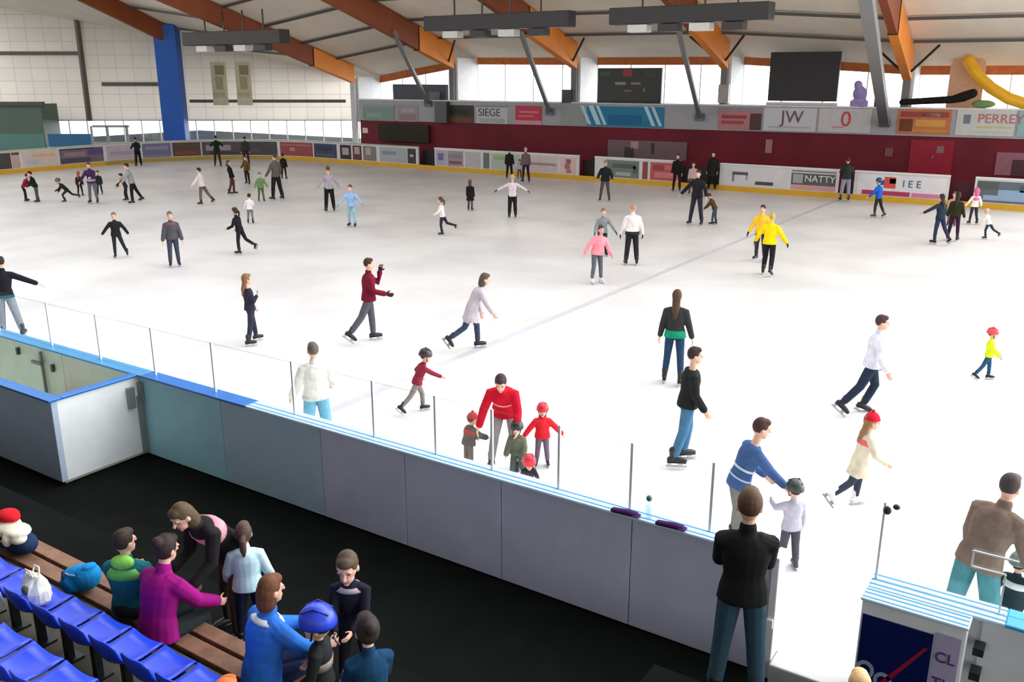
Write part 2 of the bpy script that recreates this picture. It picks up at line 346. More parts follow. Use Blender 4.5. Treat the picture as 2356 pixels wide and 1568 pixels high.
# ---- window wall behind the gallery, fins, headers
wv = -2.6
white = paint((232, 232, 230), .6)
pane_m = glassy('window_glass', (.97, .985, 1.0), .05)
cols = [b[0] for b in BD[1:]] + [BD[-1][0]-8.2]
clab = ['white corner column at the end of the long window wall', 'grey column above the dark brown banner', 'grey column between the empty window bay and the scoreboard', 'grey column between scoreboard and black wall panel, grey box on it', 'thick grey column beside the leaning strut near the slide']
hd = ['brown', 'orange', 'orange', 'orange', 'brown']
for i in range(5):
    ua, ub = cols[i], cols[i+1]
    zt = min(BD[i+1][2]+.25, 6.35 if i else 5.0)
    # column
    cw = .34
    tag(MB().obox(Wp(ua-cw/2, -.3, 2.55 if i else FLOOR), E_*cw, M_*.24, ZV*(BD[i+1][2]+.2-(2.55 if i else FLOOR))).obj('column', paint((118, 116, 116) if i else (205, 204, 204), .5), bevel=.015), clab[i], 'column', 'columns of the long wall')
    # fin (reveal)
    struct(MB().obox(Wp(ua-.3, wv, 2.4), E_*.2, M_*(-wv-.32), ZV*(rz(min(i+1, 5), -1.5)-2.75)).obj('wall_fin', white))
    zs = 3.5; zh = rz(min(i+1, 5), wv)-.42
    # wall below and header above the window
    struct(MB().obox(Wp(ub, wv-.2, 2.2), E_*(ua-ub-.3), M_*.2, ZV*(zs-2.2)).obj('wall_sill', white))
    # the header spans two bays ends at different heights: slanted box
    z1, z2 = rz(min(i+1, 5), wv), rz(min(i+2, 5), wv)
    a0, b0 = Wp(ua-.3, wv, 0), Wp(ub, wv, 0)
    hh = .42
    struct(MB().hexa([a0+ZV*(z1-hh), b0+ZV*(z2-hh), b0-M_*.25+ZV*(z2-hh), a0-M_*.25+ZV*(z1-hh), a0+ZV*z1, b0+ZV*z2, b0-M_*.25+ZV*z2, a0-M_*.25+ZV*z1]).obj('trim_%d' % (i+2), mat('glulam_dark', (186, 104, 52), .6, .3, noise=.15, scale=4)))
    wf = MB(); nb = 4
    zt_ = max(z1, z2)-hh
    for k in range(nb+1):
        uu = (ua-.3) + (ub-ua+.3)*k/nb
        wf.obox(Wp(uu-.03, wv-.1, zs), E_*.06, M_*.06, ZV*(zt_-zs))
    wf.obox(Wp(ub, wv-.1, zs), E_*(ua-ub-.3), M_*.06, ZV*.07)
    wo = struct(wf.obj('window_%d' % (i+1), paint((240, 240, 240), .5)))
    struct(MB().obox(Wp(ub, wv-.085, zs), E_*(ua-ub-.3), M_*.02, ZV*(zt_-zs)).obj('pane', pane_m, wo))
# V braces at the beam ends
brm = metal((70, 62, 56), .6)
for i in range(2, 6):
    u, sl, zb, th, _ = BD[i]
    for sgn in (-1, 1):
        a = Wp(u+sgn*.2, .5, zb+.35); b_ = Wp(u+sgn*1.35, 1.6, rz(i, 1.6)-.3)
        tag(MB().bar(a, b_, .08).obj('beam_brace', brm), 'thin dark %s brace rod from the beam over the %s to the purlin' % ('corner-ward' if sgn > 0 else 'slide-ward', ['dark screen', 'empty window bay', 'scoreboard', 'leaning strut column'][i-2]), 'brace', 'brace rods at the beam ends')
# struts down to the gallery front
for i, (p0, p1, lb) in enumerate((((905, 72), (985, 237), 'grey steel strut slanting down to the gallery front before the dark screen'), ((1198, 74), (1265, 256), 'grey steel strut slanting across the empty bright window bay'),
                             ((1562, 72), (1610, 268), 'grey steel strut slanting past the scoreboard to the gallery front'), ((1990, -30), (2036, 282), 'thick grey steel strut leaning in front of the widest column'))):
    b_ = BD[i+2]; q0 = on_plane(p0[0], p0[1], Wp(b_[0]-.2, 0, 0), E_); u1, z1 = onw(p1[0], p1[1], .14)
    st = MB().bar(q0, Wp(u1, .16, z1), .2 if i < 3 else .42).obj('strut', paint((128, 128, 128), .5)); tag(st, lb, 'strut', 'steel struts of the gallery')
    MB().obox(Wp(u1-.25, .1, z1-.2), E_*.5, M_*.14, ZV*.35).obj('foot_plate', paint((110, 112, 114), .5), st)
# things on the gallery
o, ua, ub, zb, zt = wall_patch('scoreboard', 1375, 1522, 156, 237.5, .1, .2, plastic((46, 48, 44)), label='black electronic scoreboard with dim red digits standing on the gallery ledge', cat='scoreboard')
W_ = ua-ub; H_ = zt-zb
for a, b_, c, d, col in ((.4, .55, .76, .96, (150, 50, 56)), (.28, .45, .52, .6, (150, 140, 140)), (.53, .68, .53, .59, (140, 132, 132)), (.42, .54, .33, .38, (150, 90, 90)), (.04, .2, .78, .9, (70, 74, 66)), (.75, .92, .74, .92, (60, 64, 56)), (.72, .76, .32, .44, (90, 110, 84)), (0, 1, 0, .08, (24, 24, 24))):
    MB().obox(Wp(ua-W_*b_, .1, zb+H_*c), E_*(W_*(b_-a)), M_*.02, ZV*(H_*(d-c))).obj('display', plastic(col), o)
o, ua, ub, zb, zt = wall_patch('wall_panel', 1770, 1930, 119, 233, -.35, .25, plastic((40, 40, 40), .5), label='large black panel hung in the window bay above the white script banner', cat='panel')
MB().obox(Wp(ub-.06, -.36, zb-.25), E_*(ua-ub+.12), M_*.05, ZV*.2).obj('lower_edge', paint((220, 220, 220)), o)
o, ua, ub, zb, zt = wall_patch('wall_screen', 904, 1026, 194, 236, -.3, .3, plastic((42, 46, 60)), label='wide dark blue screen on the gallery ledge at the corner bay', cat='screen')
MB().obox(Wp(ub+.4, -.3, zb+.15), E_*.8, M_*.05, ZV*.5).obj('display', plastic((96, 92, 96)), o)
wall_patch('loudspeaker', 1292, 1314, 206, 237, .12, .16, plastic((70, 68, 72)), label='small dark speaker on the gallery ledge by the empty window bay', cat='speaker')
wall_patch('loudspeaker', 2012, 2034, 206, 246, .12, .17, plastic((48, 52, 54)), label='black speaker on the gallery ledge behind the leaning strut', cat='speaker')
wall_patch('control_box', 1652, 1676, 194, 237, .12, .16, plastic((168, 160, 156)), label='pale grey box at the column foot beside the scoreboard', cat='box')
uu, zz = onw(1975, 243, .0)
mb = MB().ell(Wp(uu, -.1, zz+.55), .34, .3, .36).ell(Wp(uu+.12, -.1, zz+.95), .2, .2, .22).box(tuple(Wp(uu-.4, -.35, zz-.06)), tuple(Wp(uu+.4, .1, zz+.25)))
tag(skinned(mb, 'plush_bundle', .05, 2, cloth((168, 150, 208))), 'small purple and white bundle sitting on the gallery ledge', 'bundle')
# play corner: padded arch, yellow slide, dark tube
uA, _ = onw(2182, 200, -1.6); uB, _ = onw(2262, 200, -1.6); zt = onw(2220, 124, -1.6)[1]; zb = ZB2-.9
um = (uA+uB)/2; hw = abs(uA-uB)/2
ring = [(-hw, zb), (hw, zb)] + [(hw*math.cos(R(a)), zt-hw*.75+hw*.75*math.sin(R(a))) for a in range(0, 181, 15)]
mb = MB().loft([[Wp(um+x, v_, z) for x, z in ring] for v_ in (-1.8, -1.4)])
o = tag(mb.obj('padded_arch', mat('arch_wood', (214, 170, 138), .7, .2)), 'peach coloured rounded board standing in the window bay behind the slide', 'board')
pts = [(2228, 140), (2248, 172), (2280, 202), (2320, 226), (2362, 240), (2420, 246)]
sp = []
for x, y in pts:
    u_, z_ = onw(x, y, -.75); sp.append(Wp(u_, -.75, z_))
tag(MB().tube(sp, [.26]*6, 14).obj('slide_tube', plastic((236, 176, 20)), smooth=True), 'yellow curved slide tube in the window bay next to the peach board', 'slide')
sp = [Wp(onw(x, y, .15)[0], .15, onw(x, y, .15)[1]+.06) for x, y in ((2075, 238), (2130, 235), (2190, 232), (2215, 226), (2238, 218))]
tag(MB().tube(sp, [.13, .15, .17, .22, .2], 12).obj('rolled_mat', cloth((34, 32, 30)), smooth=True), 'black rolled mat lying on the gallery ledge under the peach board', 'roll')
tag(MB().ell(Wp(onw(2262, 240, .02)[0], -.12, ZB2+.25), .5, .15, .18).obj('planter', cloth((122, 150, 96)), smooth=True), 'low green planting on the gallery ledge beneath the slide', 'plant')
# hanging ducts with lamps
def duct(x0, x1, y0, y1, Y, label, h_px, rgb=(50, 48, 48)):
    a = on_y(x0, (y0), Y); b_ = on_y(x1, y1, Y)
    z = (a.z+b_.z)/2; h = h_px/F_PX*((a+b_)/2-CAM).dot(FW)
    root = empty('hanging_duct', (((a.x+b_.x)/2), Y, z), label, 'duct', 'long dark ducts hung under the roof')
    L = abs(b_.x-a.x)
    MB().box((-L/2, -.35, -h/2), (L/2, .35, h/2)).obj('casing', plastic(rgb, .5), root, bevel=.03)
    for k in range(4):
        xx = -L/2+L*(.2+.2*k)
        MB().box((xx-.5, -.3, -h/2-.32), (xx+.35, .2, -h/2-.02)).obj('lamp_box', plastic((56, 54, 52) if k % 2 else (214, 214, 208), .5), root, bevel=.02)
        zr = 2.2
        MB().box((xx-.03, -.03, h/2), (xx+.03, .03, h/2+zr*.45)).obj('hanger', metal((80, 78, 76)), root)
    return root
duct(985, 1316, 53, 46, 35.0, 'long dark duct hung beside the empty window bay', 34)
duct(1410, 1776, 34, 30, 35.0, 'long dark duct hung above the scoreboard bay', 38)
duct(432, 655, 92, 82, 33.0, 'long dark duct hung near the blue column', 30, (46, 40, 36))
# ---- end wall: faces the camera, glazing below, translucent sheets above
DW = 63.5
def ew(x, y, dp=DW):   # point of the end wall, dp metres from the camera along the view heading
    return on_plane(x, y, HX*dp, HX)
bl = ew(413, 300)
def epatch(name, x0, x1, y0, y1, m, dp=DW, th=.12, parent=None):
    xm = (x0+x1)/2; a = ew(x0, (y0+y1)/2, dp); b_ = ew(x1, (y0+y1)/2, dp); zt = ew(xm, y0, dp).z; zb = ew(xm, y1, dp).z
    a.z = zb; L = (b_-a).dot(RT)
    o = MB().box((0, 0, 0), (L, th, zt-zb)).obj(name, m, parent)
    o.rotation_euler = (0, 0, YAW); o.location = a
    if parent:
        o.matrix_basis = parent.matrix_basis.inverted() @ (M.Translation(a) @ M.Rotation(YAW, 4, 'Z'))
    return o
sheet = translucent('polycarbonate_sheet', (240, 236, 230), .62, brick=True)
a = ew(-260, 278); b_ = ew(826, 278); ztop = 14.0; zmid = ew(300, 276).z
L = (b_-a).dot(RT); a.z = zmid
o = MB().box((0, 0, 0), (L, .12, ztop-zmid)).obj('wall_end', sheet); struct(o); o.rotation_euler = (0, 0, YAW); o.location = a
a2 = a.copy(); a2.z = FLOOR
o = MB().box((0, 0, 0), (L, .12, 1.0)).obj('wall_plinth', white); struct(o); o.rotation_euler = (0, 0, YAW); o.location = a2
fr = MB(); z0 = 1.0+FLOOR
nb = 26
for k in range(nb+1): fr.box((L*k/nb-.03, 0, z0), (L*k/nb+.03, .08, zmid))
fr.box((0, 0, zmid-.06), (L, .1, zmid)); fr.box((0, 0, z0), (L, .1, z0+.06))
o = struct(fr.obj('window_6', paint((215, 215, 212), .5))); o.rotation_euler = (0, 0, YAW); o.location = (a.x, a.y, 0)
struct(MB().box((0, .03, z0), (L, .05, zmid)).obj('pane', glassy('window_glass', (.97, .985, 1.0), .05), o))
# rails and post on the end wall
pm = paint((96, 92, 86), .6)
for n_, (x0, x1, y0, y1, dp, lb) in enumerate(((-200, 182, 118, 127, DW-.25, 'dark horizontal rail across the pale sheet wall above the green cabin'), (234, 366, 189, 198, DW-.25, 'short dark rail on the pale sheet wall beside the blue column'), (436, 795, 229, 236, DW-.25, 'long thin rail on the pale sheet wall under the two hanging banners'))):
    tag(epatch('wall_rail', x0, x1, y0, y1, pm, dp, .12), lb, 'rail')
p0 = ew(172, 14, DW-.2); p1 = ew(206, 278, DW-.2); p0.x, p0.y = p1.x, p1.y
tag(MB().bar(p1, p0, .26).obj('wall_post', pm), 'slender dark post on the pale sheet wall', 'post')
# blue column
cwid = 1.42
mb = MB().box((-cwid/2, -.45, FLOOR), (cwid/2, .45, BD[0][2]+BD[0][1]*(BD[0][4])+.95))
o = mb.obj('column', paint((24, 84, 172), .45), bevel=.03); o.location = (blue_c.x, blue_c.y, 0); o.rotation_euler = (0, 0, YAW)
tag(o, 'broad blue painted column before the pale sheet wall', 'column')
# two hanging pennants on the wall
for x0, x1, lb in ((487, 522, 'pale olive pennant hung on the sheet wall, nearer the blue column'), (543, 578, 'pale olive pennant hung on the sheet wall, farther from the blue column')):
    o = tag(epatch('pennant', x0, x1, 142, 242, cloth((206, 200, 172)), DW-.3, .04), lb, 'banner', 'two pale pennants')
    epatch('print', x0+7, x1-8, 150, 172, cloth((150, 140, 104)), DW-.34, .02, o)
    epatch('print', x0+9, x1-10, 176, 206, cloth((172, 164, 130)), DW-.34, .02, o)
    epatch('print', x0+5, x1-5, 212, 222, cloth((188, 182, 152)), DW-.34, .02, o)
# green cabin, blue board, white frames behind the boards
o = epatch('cabin', -120, 102, 240, 372, paint((92, 108, 98), .5), 60.5, 2.2); tag(o, 'grey green cabin wall behind the rounded end of the rink', 'cabin')
epatch('lower_band', -120, 102, 308, 345, paint((96, 138, 130), .5), 60.4, .08, o); epatch('roof_edge', -120, 98, 234, 243, paint((84, 86, 82), .5), 60.3, .3, o)
o = epatch('hoarding', 112, 210, 308, 345, paint((52, 110, 150), .5), 60.2, .1); tag(o, 'blue hoarding beside the grey green cabin', 'hoarding')
epatch('frame', 110, 214, 338, 343, paint((210, 225, 235)), 60.1, .05, o)
root = None
fm = paint((150, 152, 150), .5)
a = ew(212, 345, 60); a.z = 0
root = empty('door_frame', a, 'grey double door frame in the bright glazing beside the blue hoarding', 'door frame', rotz=YAW)
for x0, x1, y0, y1 in ((212, 296, 288, 293), (290, 296, 288, 345), (246, 251, 290, 345), (210, 214, 290, 345)):
    b_ = ew(x0, (y0+y1)/2, 60); L = (ew(x1, (y0+y1)/2, 60)-b_).dot(RT); zt = ew(x0, y0, 60).z; zb = max(FLOOR, ew(x0, y1, 60).z)
    MB().box(((b_-a).dot(RT), 0, zb), ((b_-a).dot(RT)+L, .08, zt)).obj('frame_bar', fm, root)
# ================================================================== RINK BOARDS, far side and end
path = []
x0, x1, y1, r = -51.6, 13.0, 41.85, 8.5
path.append(V((x0, 12, 0))); 
for i in range(0, 91, 3): a = R(180-i); path.append(V((x0+r+math.cos(a)*r, y1-r+math.sin(a)*r, 0)))
path.append(V((x1, y1, 0)))
fine = []
for i in range(len(path)-1):
    L = (path[i+1]-path[i]).length; n = max(1, int(L/.25))
    for k in range(n): fine.append(path[i].lerp(path[i+1], k/n))
fine.append(path[-1])
fpx = [proj(p+ZV*.6)[0] for p in fine]
def span(xa, xb):  # path points between two pixel columns
    def pt(x):
        for i in range(len(fine)-1):
            if fpx[i] <= x <= fpx[i+1] and fpx[i] < fpx[i+1]:
                return i, fine[i].lerp(fine[i+1], (x-fpx[i])/(fpx[i+1]-fpx[i]))
        return (0, fine[0]) if x < fpx[0] else (len(fine)-2, fine[-1])
    i0, p0 = pt(xa); i1, p1 = pt(xb)
    pts = [p0] + [fine[i] for i in range(i0+1, i1+1)] + [p1]
    return [p for k, p in enumerate(pts) if k == 0 or (p-pts[k-1]).length > 1e-3]
def strip(pts, off0, off1, z0, z1):
    """ribbon of boards following the path; off = distance to the inside of the rink"""
    mb = MB(); rings = []
    for i, p in enumerate(pts):
        t = (pts[min(i+1, len(pts)-1)]-pts[max(i-1, 0)]).normalized(); nn = V((t.y, -t.x, 0))
        rings.append([p+nn*off0+ZV*z0, p+nn*off1+ZV*z0, p+nn*off1+ZV*z1, p+nn*off0+ZV*z1])
    return mb.loft(rings)
bw = paint((214, 212, 212), .45); yel = paint((214, 166, 40), .5); capw = paint((226, 226, 226), .4); cap_end = paint((176, 186, 160), .45)
BZ = 1.22
secs = [  # px from, to, label
    (-150, 240, 'stretch of white barrier before the grey green cabin', bw),
    (240, 640, 'curved stretch of barrier in front of the bright glazing', bw),
    (640, 962, 'curved stretch of barrier rounding the corner under the netting panel', bw),
    (1000, 1331, 'white barrier between the dark curved-end gap and the open dark gateway', bw),
    (1368, 1562, 'white barrier with grey and brick red adverts', bw),
    (1655, 1928, 'white barrier with the table picture and dark lettering adverts', bw),
    (1964, 2182, 'white barrier with the red and blue emblem advert', bw),
    (2240, 2420, 'white barrier with the grey blue picture advert', bw)]
SEC = []
for xa, xb, lb, m_ in secs:
    pts = span(xa, xb)
    o = strip(pts, -.12, 0, FLOOR, BZ).obj('rink_barrier', m_); tag(o, lb, 'barrier', 'boards round the far side of the rink')
    strip(pts, -.16, .05, BZ, BZ+.06).obj('top_rail', cap_end if xb < 970 else capw, o)
    strip(pts, .0, .03, 0, .24).obj('kick_strip', yel if xb > 960 or xb < 245 else paint((172, 150, 70), .5), o)
    SEC.append((xa, xb, o))
gaps = [(962, 1000, (26, 28, 36), 'dark open gateway in the barrier at the corner'), (1331, 1368, (44, 22, 24), 'dark open gateway in the barrier under the blue banner'), (1562, 1655, (40, 34, 32), 'wide dark gateway in the barrier between brick red and table adverts'), (1928, 1964, (60, 40, 44), 'narrow gateway in the barrier behind the standing dark-jacketed skater'), (2182, 2240, (70, 12, 28), 'maroon gateway in the barrier past the emblem advert')]
for xa, xb, col, lb in gaps:
    pts = span(xa, xb)
    o = strip(pts, -.55, -.45, FLOOR, 1.0).obj('rink_gate', paint(col, .6)); tag(o, lb, 'gate', 'gates in the far barrier')
    strip(pts, -.12, .03, FLOOR, .24).obj('threshold', yel, o)
advs = [  # px range, colour, label, patches (fx0,fx1,fz0,fz1,colour), texts
    (-20, 26, (70, 66, 62), None, ()), (28, 46, (190, 160, 152), 'dark framed pale advert', ((.0, 1, .84, 1, (110, 60, 50)),)),
    (52, 134, (206, 192, 182), None, ((.3, .9, .6, .8, (214, 170, 130)), (.1, .5, .2, .5, (190, 186, 190)))),
    (138, 238, (112, 96, 116), 'dark slate and purple advert', ((.1, .6, .45, .75, (146, 118, 116)), (0, .7, .05, .35, (70, 74, 84)), (.65, 1, .5, .9, (92, 66, 124)), (.0, .8, .9, 1, (58, 58, 72)))),
    (246, 318, (190, 176, 186), None, ((.1, .9, .3, .6, (170, 156, 176)),)), (328, 394, (112, 108, 144), 'dull violet blue advert', ((.1, .9, .55, .8, (140, 134, 160)), (0, 1, 0, .2, (128, 124, 150)))),
    (397, 462, (84, 66, 60), 'dark brown advert', ((.1, .9, .1, .35, (124, 66, 44)),)), (465, 560, (84, 74, 80), None, ((.1, .7, .35, .75, (150, 142, 150)), (.2, .9, .1, .25, (64, 54, 60)))),
    (562, 638, (74, 68, 68), None, ((.0, .5, .2, .5, (90, 70, 76)),)), (645, 720, (150, 74, 70), 'brick red advert', ((.3, .45, .35, .6, (196, 130, 124)), (.05, .95, .75, .85, (170, 110, 110)))),
    (723, 775, (58, 64, 96), 'navy advert', ((.1, .8, .5, .8, (44, 52, 66)), (.1, .9, .1, .3, (84, 84, 100)))), (783, 808, (52, 38, 42), None, ((.2, .8, .3, .8, (170, 162, 152)),)),
    (812, 832, (96, 50, 60), None, ((.2, .8, .4, .9, (176, 158, 152)),)), (836, 866, (132, 118, 114), None, ((.2, .6, .4, .9, (172, 166, 160)),)),
    (874, 936, (164, 172, 176), None, ((.1, .6, .5, .75, (128, 140, 146)), (.3, 1, .1, .3, (168, 164, 176)))), (938, 957, (58, 50, 56), None, ((.3, .7, .45, .6, (190, 186, 190)),)),
    (1003, 1028, (176, 166, 190), None, ((.2, .7, .35, .8, (112, 100, 150)),)), (1030, 1066, (160, 142, 146), None, ((.1, .9, .15, .35, (120, 84, 88)), (.1, .9, .5, .8, (142, 126, 130)))),
    (1070, 1106, (182, 178, 178), None, ()), (1112, 1126, (110, 112, 108), None, ()), (1130, 1196, (176, 186, 166), None, ((.1, .6, .6, .85, (146, 170, 126)), (.6, .9, .1, .5, (190, 190, 196)))),
    (1214, 1284, (204, 188, 184), 'pinkish white advert', ((.05, .95, .42, .58, (160, 138, 144)),)), (1288, 1326, (214, 184, 184), 'pale pink advert with a dark red figure', ((.38, .66, .62, .9, (156, 84, 92)), (.3, .6, .3, .6, (168, 100, 104)), (.4, .7, .06, .28, (170, 120, 112)))),
    (1394, 1470, (112, 124, 118), 'grey green advert', ((.2, .9, .55, .8, (80, 96, 92)), (.3, .75, .12, .32, (168, 172, 166)), (.82, .95, .3, .7, (92, 84, 88)))), (1478, 1490, (140, 72, 66), None, ()),
    (1496, 1558, (186, 86, 86), 'brick red advert in a pale frame', ((.1, .5, .55, .85, (150, 62, 66)), (.15, .9, .15, .45, (206, 122, 122)), (.55, .9, .62, .85, (196, 110, 112)))),
    (1664, 1812, (212, 210, 210), 'white advert with dark table picture', ((.14, .38, .58, .74, (86, 86, 88)), (.14, .17, .2, .6, (120, 120, 120)), (.35, .375, .3, .6, (150, 150, 150)), (.5, .78, .1, .28, (78, 72, 80)), (.5, .9, .8, .86, (226, 210, 214)))),
    (1820, 1922, (92, 92, 92), 'dark grey advert with white capital lettering', ((0, 1, 0, .26, (206, 156, 154)), (0, 1, .86, .95, (190, 186, 182)), (.04, .26, .34, .8, (168, 166, 164)))),
    (1972, 2176, (222, 220, 222), 'white advert with red and blue emblem', ((.3, .43, .36, .92, (206, 76, 70)), (.23, .3, .5, .76, (60, 84, 150)), (.36, .43, .6, .85, (150, 90, 150)), (.06, .6, .0, .22, (178, 52, 92)), (.62, .95, .0, .2, (206, 120, 160)))),
    (2246, 2410, (98, 106, 114), 'grey blue picture advert', ((.1, .9, .1, .34, (150, 170, 196)), (.3, .7, .34, .62, (140, 170, 200)), (0, .3, .6, .95, (86, 92, 86)), (.6, 1, .55, .85, (70, 84, 104))))]
for xa, xb, col, lb, pat in advs:
    host = [o for a, b_, o in SEC if a-2 <= (xa+xb)/2 <= b_+2]
    if not host: continue
    host = host[0]
    pts = span(xa, xb)
    o = strip(pts, .0, .012, .28, 1.14).obj('advert', paint(col, .5), host)
    if lb: o['label'] = lb
    for fa, fb, za, zb, c in pat:
        pp = span(xa+(xb-xa)*fa, xa+(xb-xa)*fb)
        if len(pp) > 1: strip(pp, .005, .02, .28+.86*za, .28+.86*zb).obj('print', paint(c, .5), o)
    if xa == 1820:
        q = span(xa+(xb-xa)*.3, xb)[0]; text('NATTY', .42, (q.x, q.y-.03, .66), (1, 0, 0), ZV, paint((226, 224, 222)), o)
    if xa == 1972:
        q = span(2075, 2170)[0]; text('I E E', .42, (q.x, q.y-.03, .68), (1, 0, 0), ZV, paint((70, 96, 130)), o)
    if xa == 1214:
        pass
# ================================================================== PEOPLE
SKIN = (226, 178, 152)
def skin_m(): return mat('skin', SKIN, .55, .35, noise=.06, scale=20)
def rotv(v, ax, deg): return M.Rotation(R(deg), 3, ax) @ v
def pose(s, p, F, L):
    """joint positions for a figure of scale s; p = pose numbers; root at the origin under the pelvis"""
    U = V((0, 0, 1)); J = {}; hd = (1.05 + max(0, .95-s)*.95)*p.get('bh', 1)
    kid = max(0, min(1, (.95-s)/.4))
    lt, ls, ft = .43*s*(1-.08*kid), .41*s*(1-.08*kid), .085*s
    tl = p.get('lean', 0); sd = p.get('side', 0); hunch = p.get('hunch', 0)
    T1 = rotv(rotv(U, L, tl), F, sd).normalized(); T2 = rotv(rotv(U, L, tl+hunch), F, sd).normalized()
    Ft = rotv(F, L, tl+hunch*.7); Lt = rotv(L, F, sd)
    tw = p.get('twist', 0)
    Ft2 = rotv(Ft, T2, tw); Lt2 = rotv(Lt, T2, tw)
    P = V((0, 0, 0)); J['pel'] = P; J['T1'] = T1; J['T2'] = T2; J['Ft'] = Ft; J['Lt'] = Lt; J['Ft2'] = Ft2; J['Lt2'] = Lt2
    J['waist'] = P + T1*.14*s; J['chest'] = J['waist'] + (T1+T2).normalized()*.19*s; J['sh'] = J['chest'] + T2*.115*s; J['neck'] = J['sh'] + T2*.06*s
    hp = p.get('hp', 0); hy = p.get('hy', 0)
    # the head straightens up by half the lean
    HU = rotv(U, L, (tl+hunch)*.35 + hp); HF = rotv(rotv(rotv(F, L, (tl+hunch)*.25 + hp), U, hy), F, 0)
    HF = (HF - HU*HF.dot(HU)).normalized(); HL = HU.cross(HF)
    J['HU'] = HU; J['HF'] = HF; J['HL'] = HL; J['hs'] = s*hd
    J['head'] = J['neck'] + (T2*.06 + HU*.135)*s*(.6+.4*hd) + HF*.018*s
    J['top'] = J['head'] + HU*(.125+p.get('hat', 0))*s*hd
    for sgn, k in ((1, 'l'), (-1, 'r')):
        hipf, abd, knee = p.get('leg'+k, (0, 4, 2))[:3]
        pt = p.get('leg'+k, (0, 4, 2)); toe = pt[3] if len(pt) > 3 else 8
        h = P + L*sgn*.092*s - T1*.045*s
        d = rotv(rotv(-U, L, -hipf), F, sgn*abd)
        k1 = h + d*lt
        d2 = rotv(d, L, knee)
        an = k1 + d2*ls
        Lf = rotv(F, U, sgn*toe)
        ax = Lf.cross(U)   # to the right of the toe
        J['hip'+k] = h; J['knee'+k] = k1; J['ank'+k] = an; J['shin'+k] = d2; J['toe'+k] = Lf
        af, aa, el = p.get('arm'+k, (0, 10, 15))[:3]; pa = p.get('arm'+k, ()); inw = pa[3] if len(pa) > 3 else 10
        shp = J['sh'] + Lt2*sgn*.176*s - T2*.02*s
        base = -T2 if p.get('armt') else -(T2*.4+U*.6).normalized()
        ua = rotv(rotv(base, Lt2, -af), Ft2, sgn*aa)
        e = shp + ua*.285*s
        # elbow bends toward the front, turned inward by inw
        fwd = (Ft2 - ua*Ft2.dot(ua))
        if fwd.length < .2: fwd = (T2 - ua*T2.dot(ua))
        fwd.normalize(); inn = -Lt2*sgn; inn = (inn - ua*inn.dot(ua)); inn = inn.normalized() if inn.length > .1 else fwd
        bend = (fwd*math.cos(R(inw)) + inn*math.sin(R(inw))).normalized()
        fa = (ua*math.cos(R(el)) + bend*math.sin(R(el))).normalized()
        w_ = e + fa*.255*s
        J['shd'+k] = shp; J['elb'+k] = e; J['wri'+k] = w_; J['fa'+k] = fa
    return J
def sole(J, k, s, sk):   # lowest point height of a foot
    flat = J['flat'+k]
    return J['ank'+k].z - (.085+sk)*s if flat else min(J['ank'+k].z - (.085+sk)*s*max(.25, -J['shin'+k].z), J['ank'+k].z+.02)
def hand(mb, wri, d, F, med, s, curl=18, fr=.0085):
    w_ = F*(1-abs(d.dot(F))) + V((0, 0, 1))*abs(d.dot(F)); w_ = (w_-d*w_.dot(d))
    w_ = w_.normalized() if w_.length > .05 else d.cross(med).normalized()
    p = d.cross(w_)
    if p.dot(med) < 0: p = -p
    mb.tube([wri - d*.02*s, wri+d*.045*s, wri+d*.085*s], [.024*s, .036*s, .034*s], 8, flat=(p, .45))
    for q, (o, ln) in enumerate(((.027, .078), (.009, .086), (-.009, .08), (-.027, .064))):
        a = wri + d*.088*s + w_*o*s
        c1 = (d*math.cos(R(curl)) + p*math.sin(R(curl)) + w_*o*2.2).normalized(); c2 = (d*math.cos(R(curl*2.6)) + p*math.sin(R(curl*2.6))).normalized()
        m_ = a + c1*ln*.5*s
        mb.tube([a-d*.02*s, m_, m_+c2*ln*.5*s], [fr*s*1.05, fr*s, fr*s*.85], 6)
    t0 = wri + d*.03*s + w_*.026*s; t1 = t0 + (d*.6+w_*.75+p*.3).normalized()*.04*s
    mb.tube([t0-w_*.01*s, t1, t1+(d*.85+w_*.35+p*.35).normalized()*.032*s], [fr*s*1.35, fr*s*1.15, fr*s*.95], 6)
def torso_rings(J, s, rows, n=16, squash=1.0):
    """rows of (place, half width, half depth): place is metres along the spine from the pelvis"""
    out = []
    for t, rw, rd in rows:
        ts = t*s
        seg = [(J['pel'], J['waist'], 0, .14), (J['waist'], J['chest'], .14, .33), (J['chest'], J['sh'], .33, .445), (J['sh'], J['neck'], .445, .505)]
        if t < 0: c = J['pel'] + (J['T1']*.25+V((0, 0, .75))).normalized()*ts
        else:
            for a, b_, t0, t1 in seg:
                if t <= t1 or t1 == .505: c = a.lerp(b_, (t-t0)/(t1-t0)); break
        f = max(0, min(1, t/.4)); ax = J['Lt'].lerp(J['Lt2'], f).normalized(); fy = J['Ft'].lerp(J['Ft2'], f).normalized()
        if t < 0: fy = (fy*.5 + V((J['Ft'].x, J['Ft'].y, 0))*.5).normalized()
        out.append([c + ax*rw*s*math.cos(2*math.pi*j/n) + fy*rd*s*math.sin(2*math.pi*j/n) for j in range(n)])
    return out
BODY = [(-.1, .12, .085), (-.04, .155, .105), (.03, .155, .105), (.14, .128, .088), (.25, .145, .098), (.34, .158, .105), (.42, .15, .088), (.465, .1, .068), (.505, .055, .055)]
_boots = {}
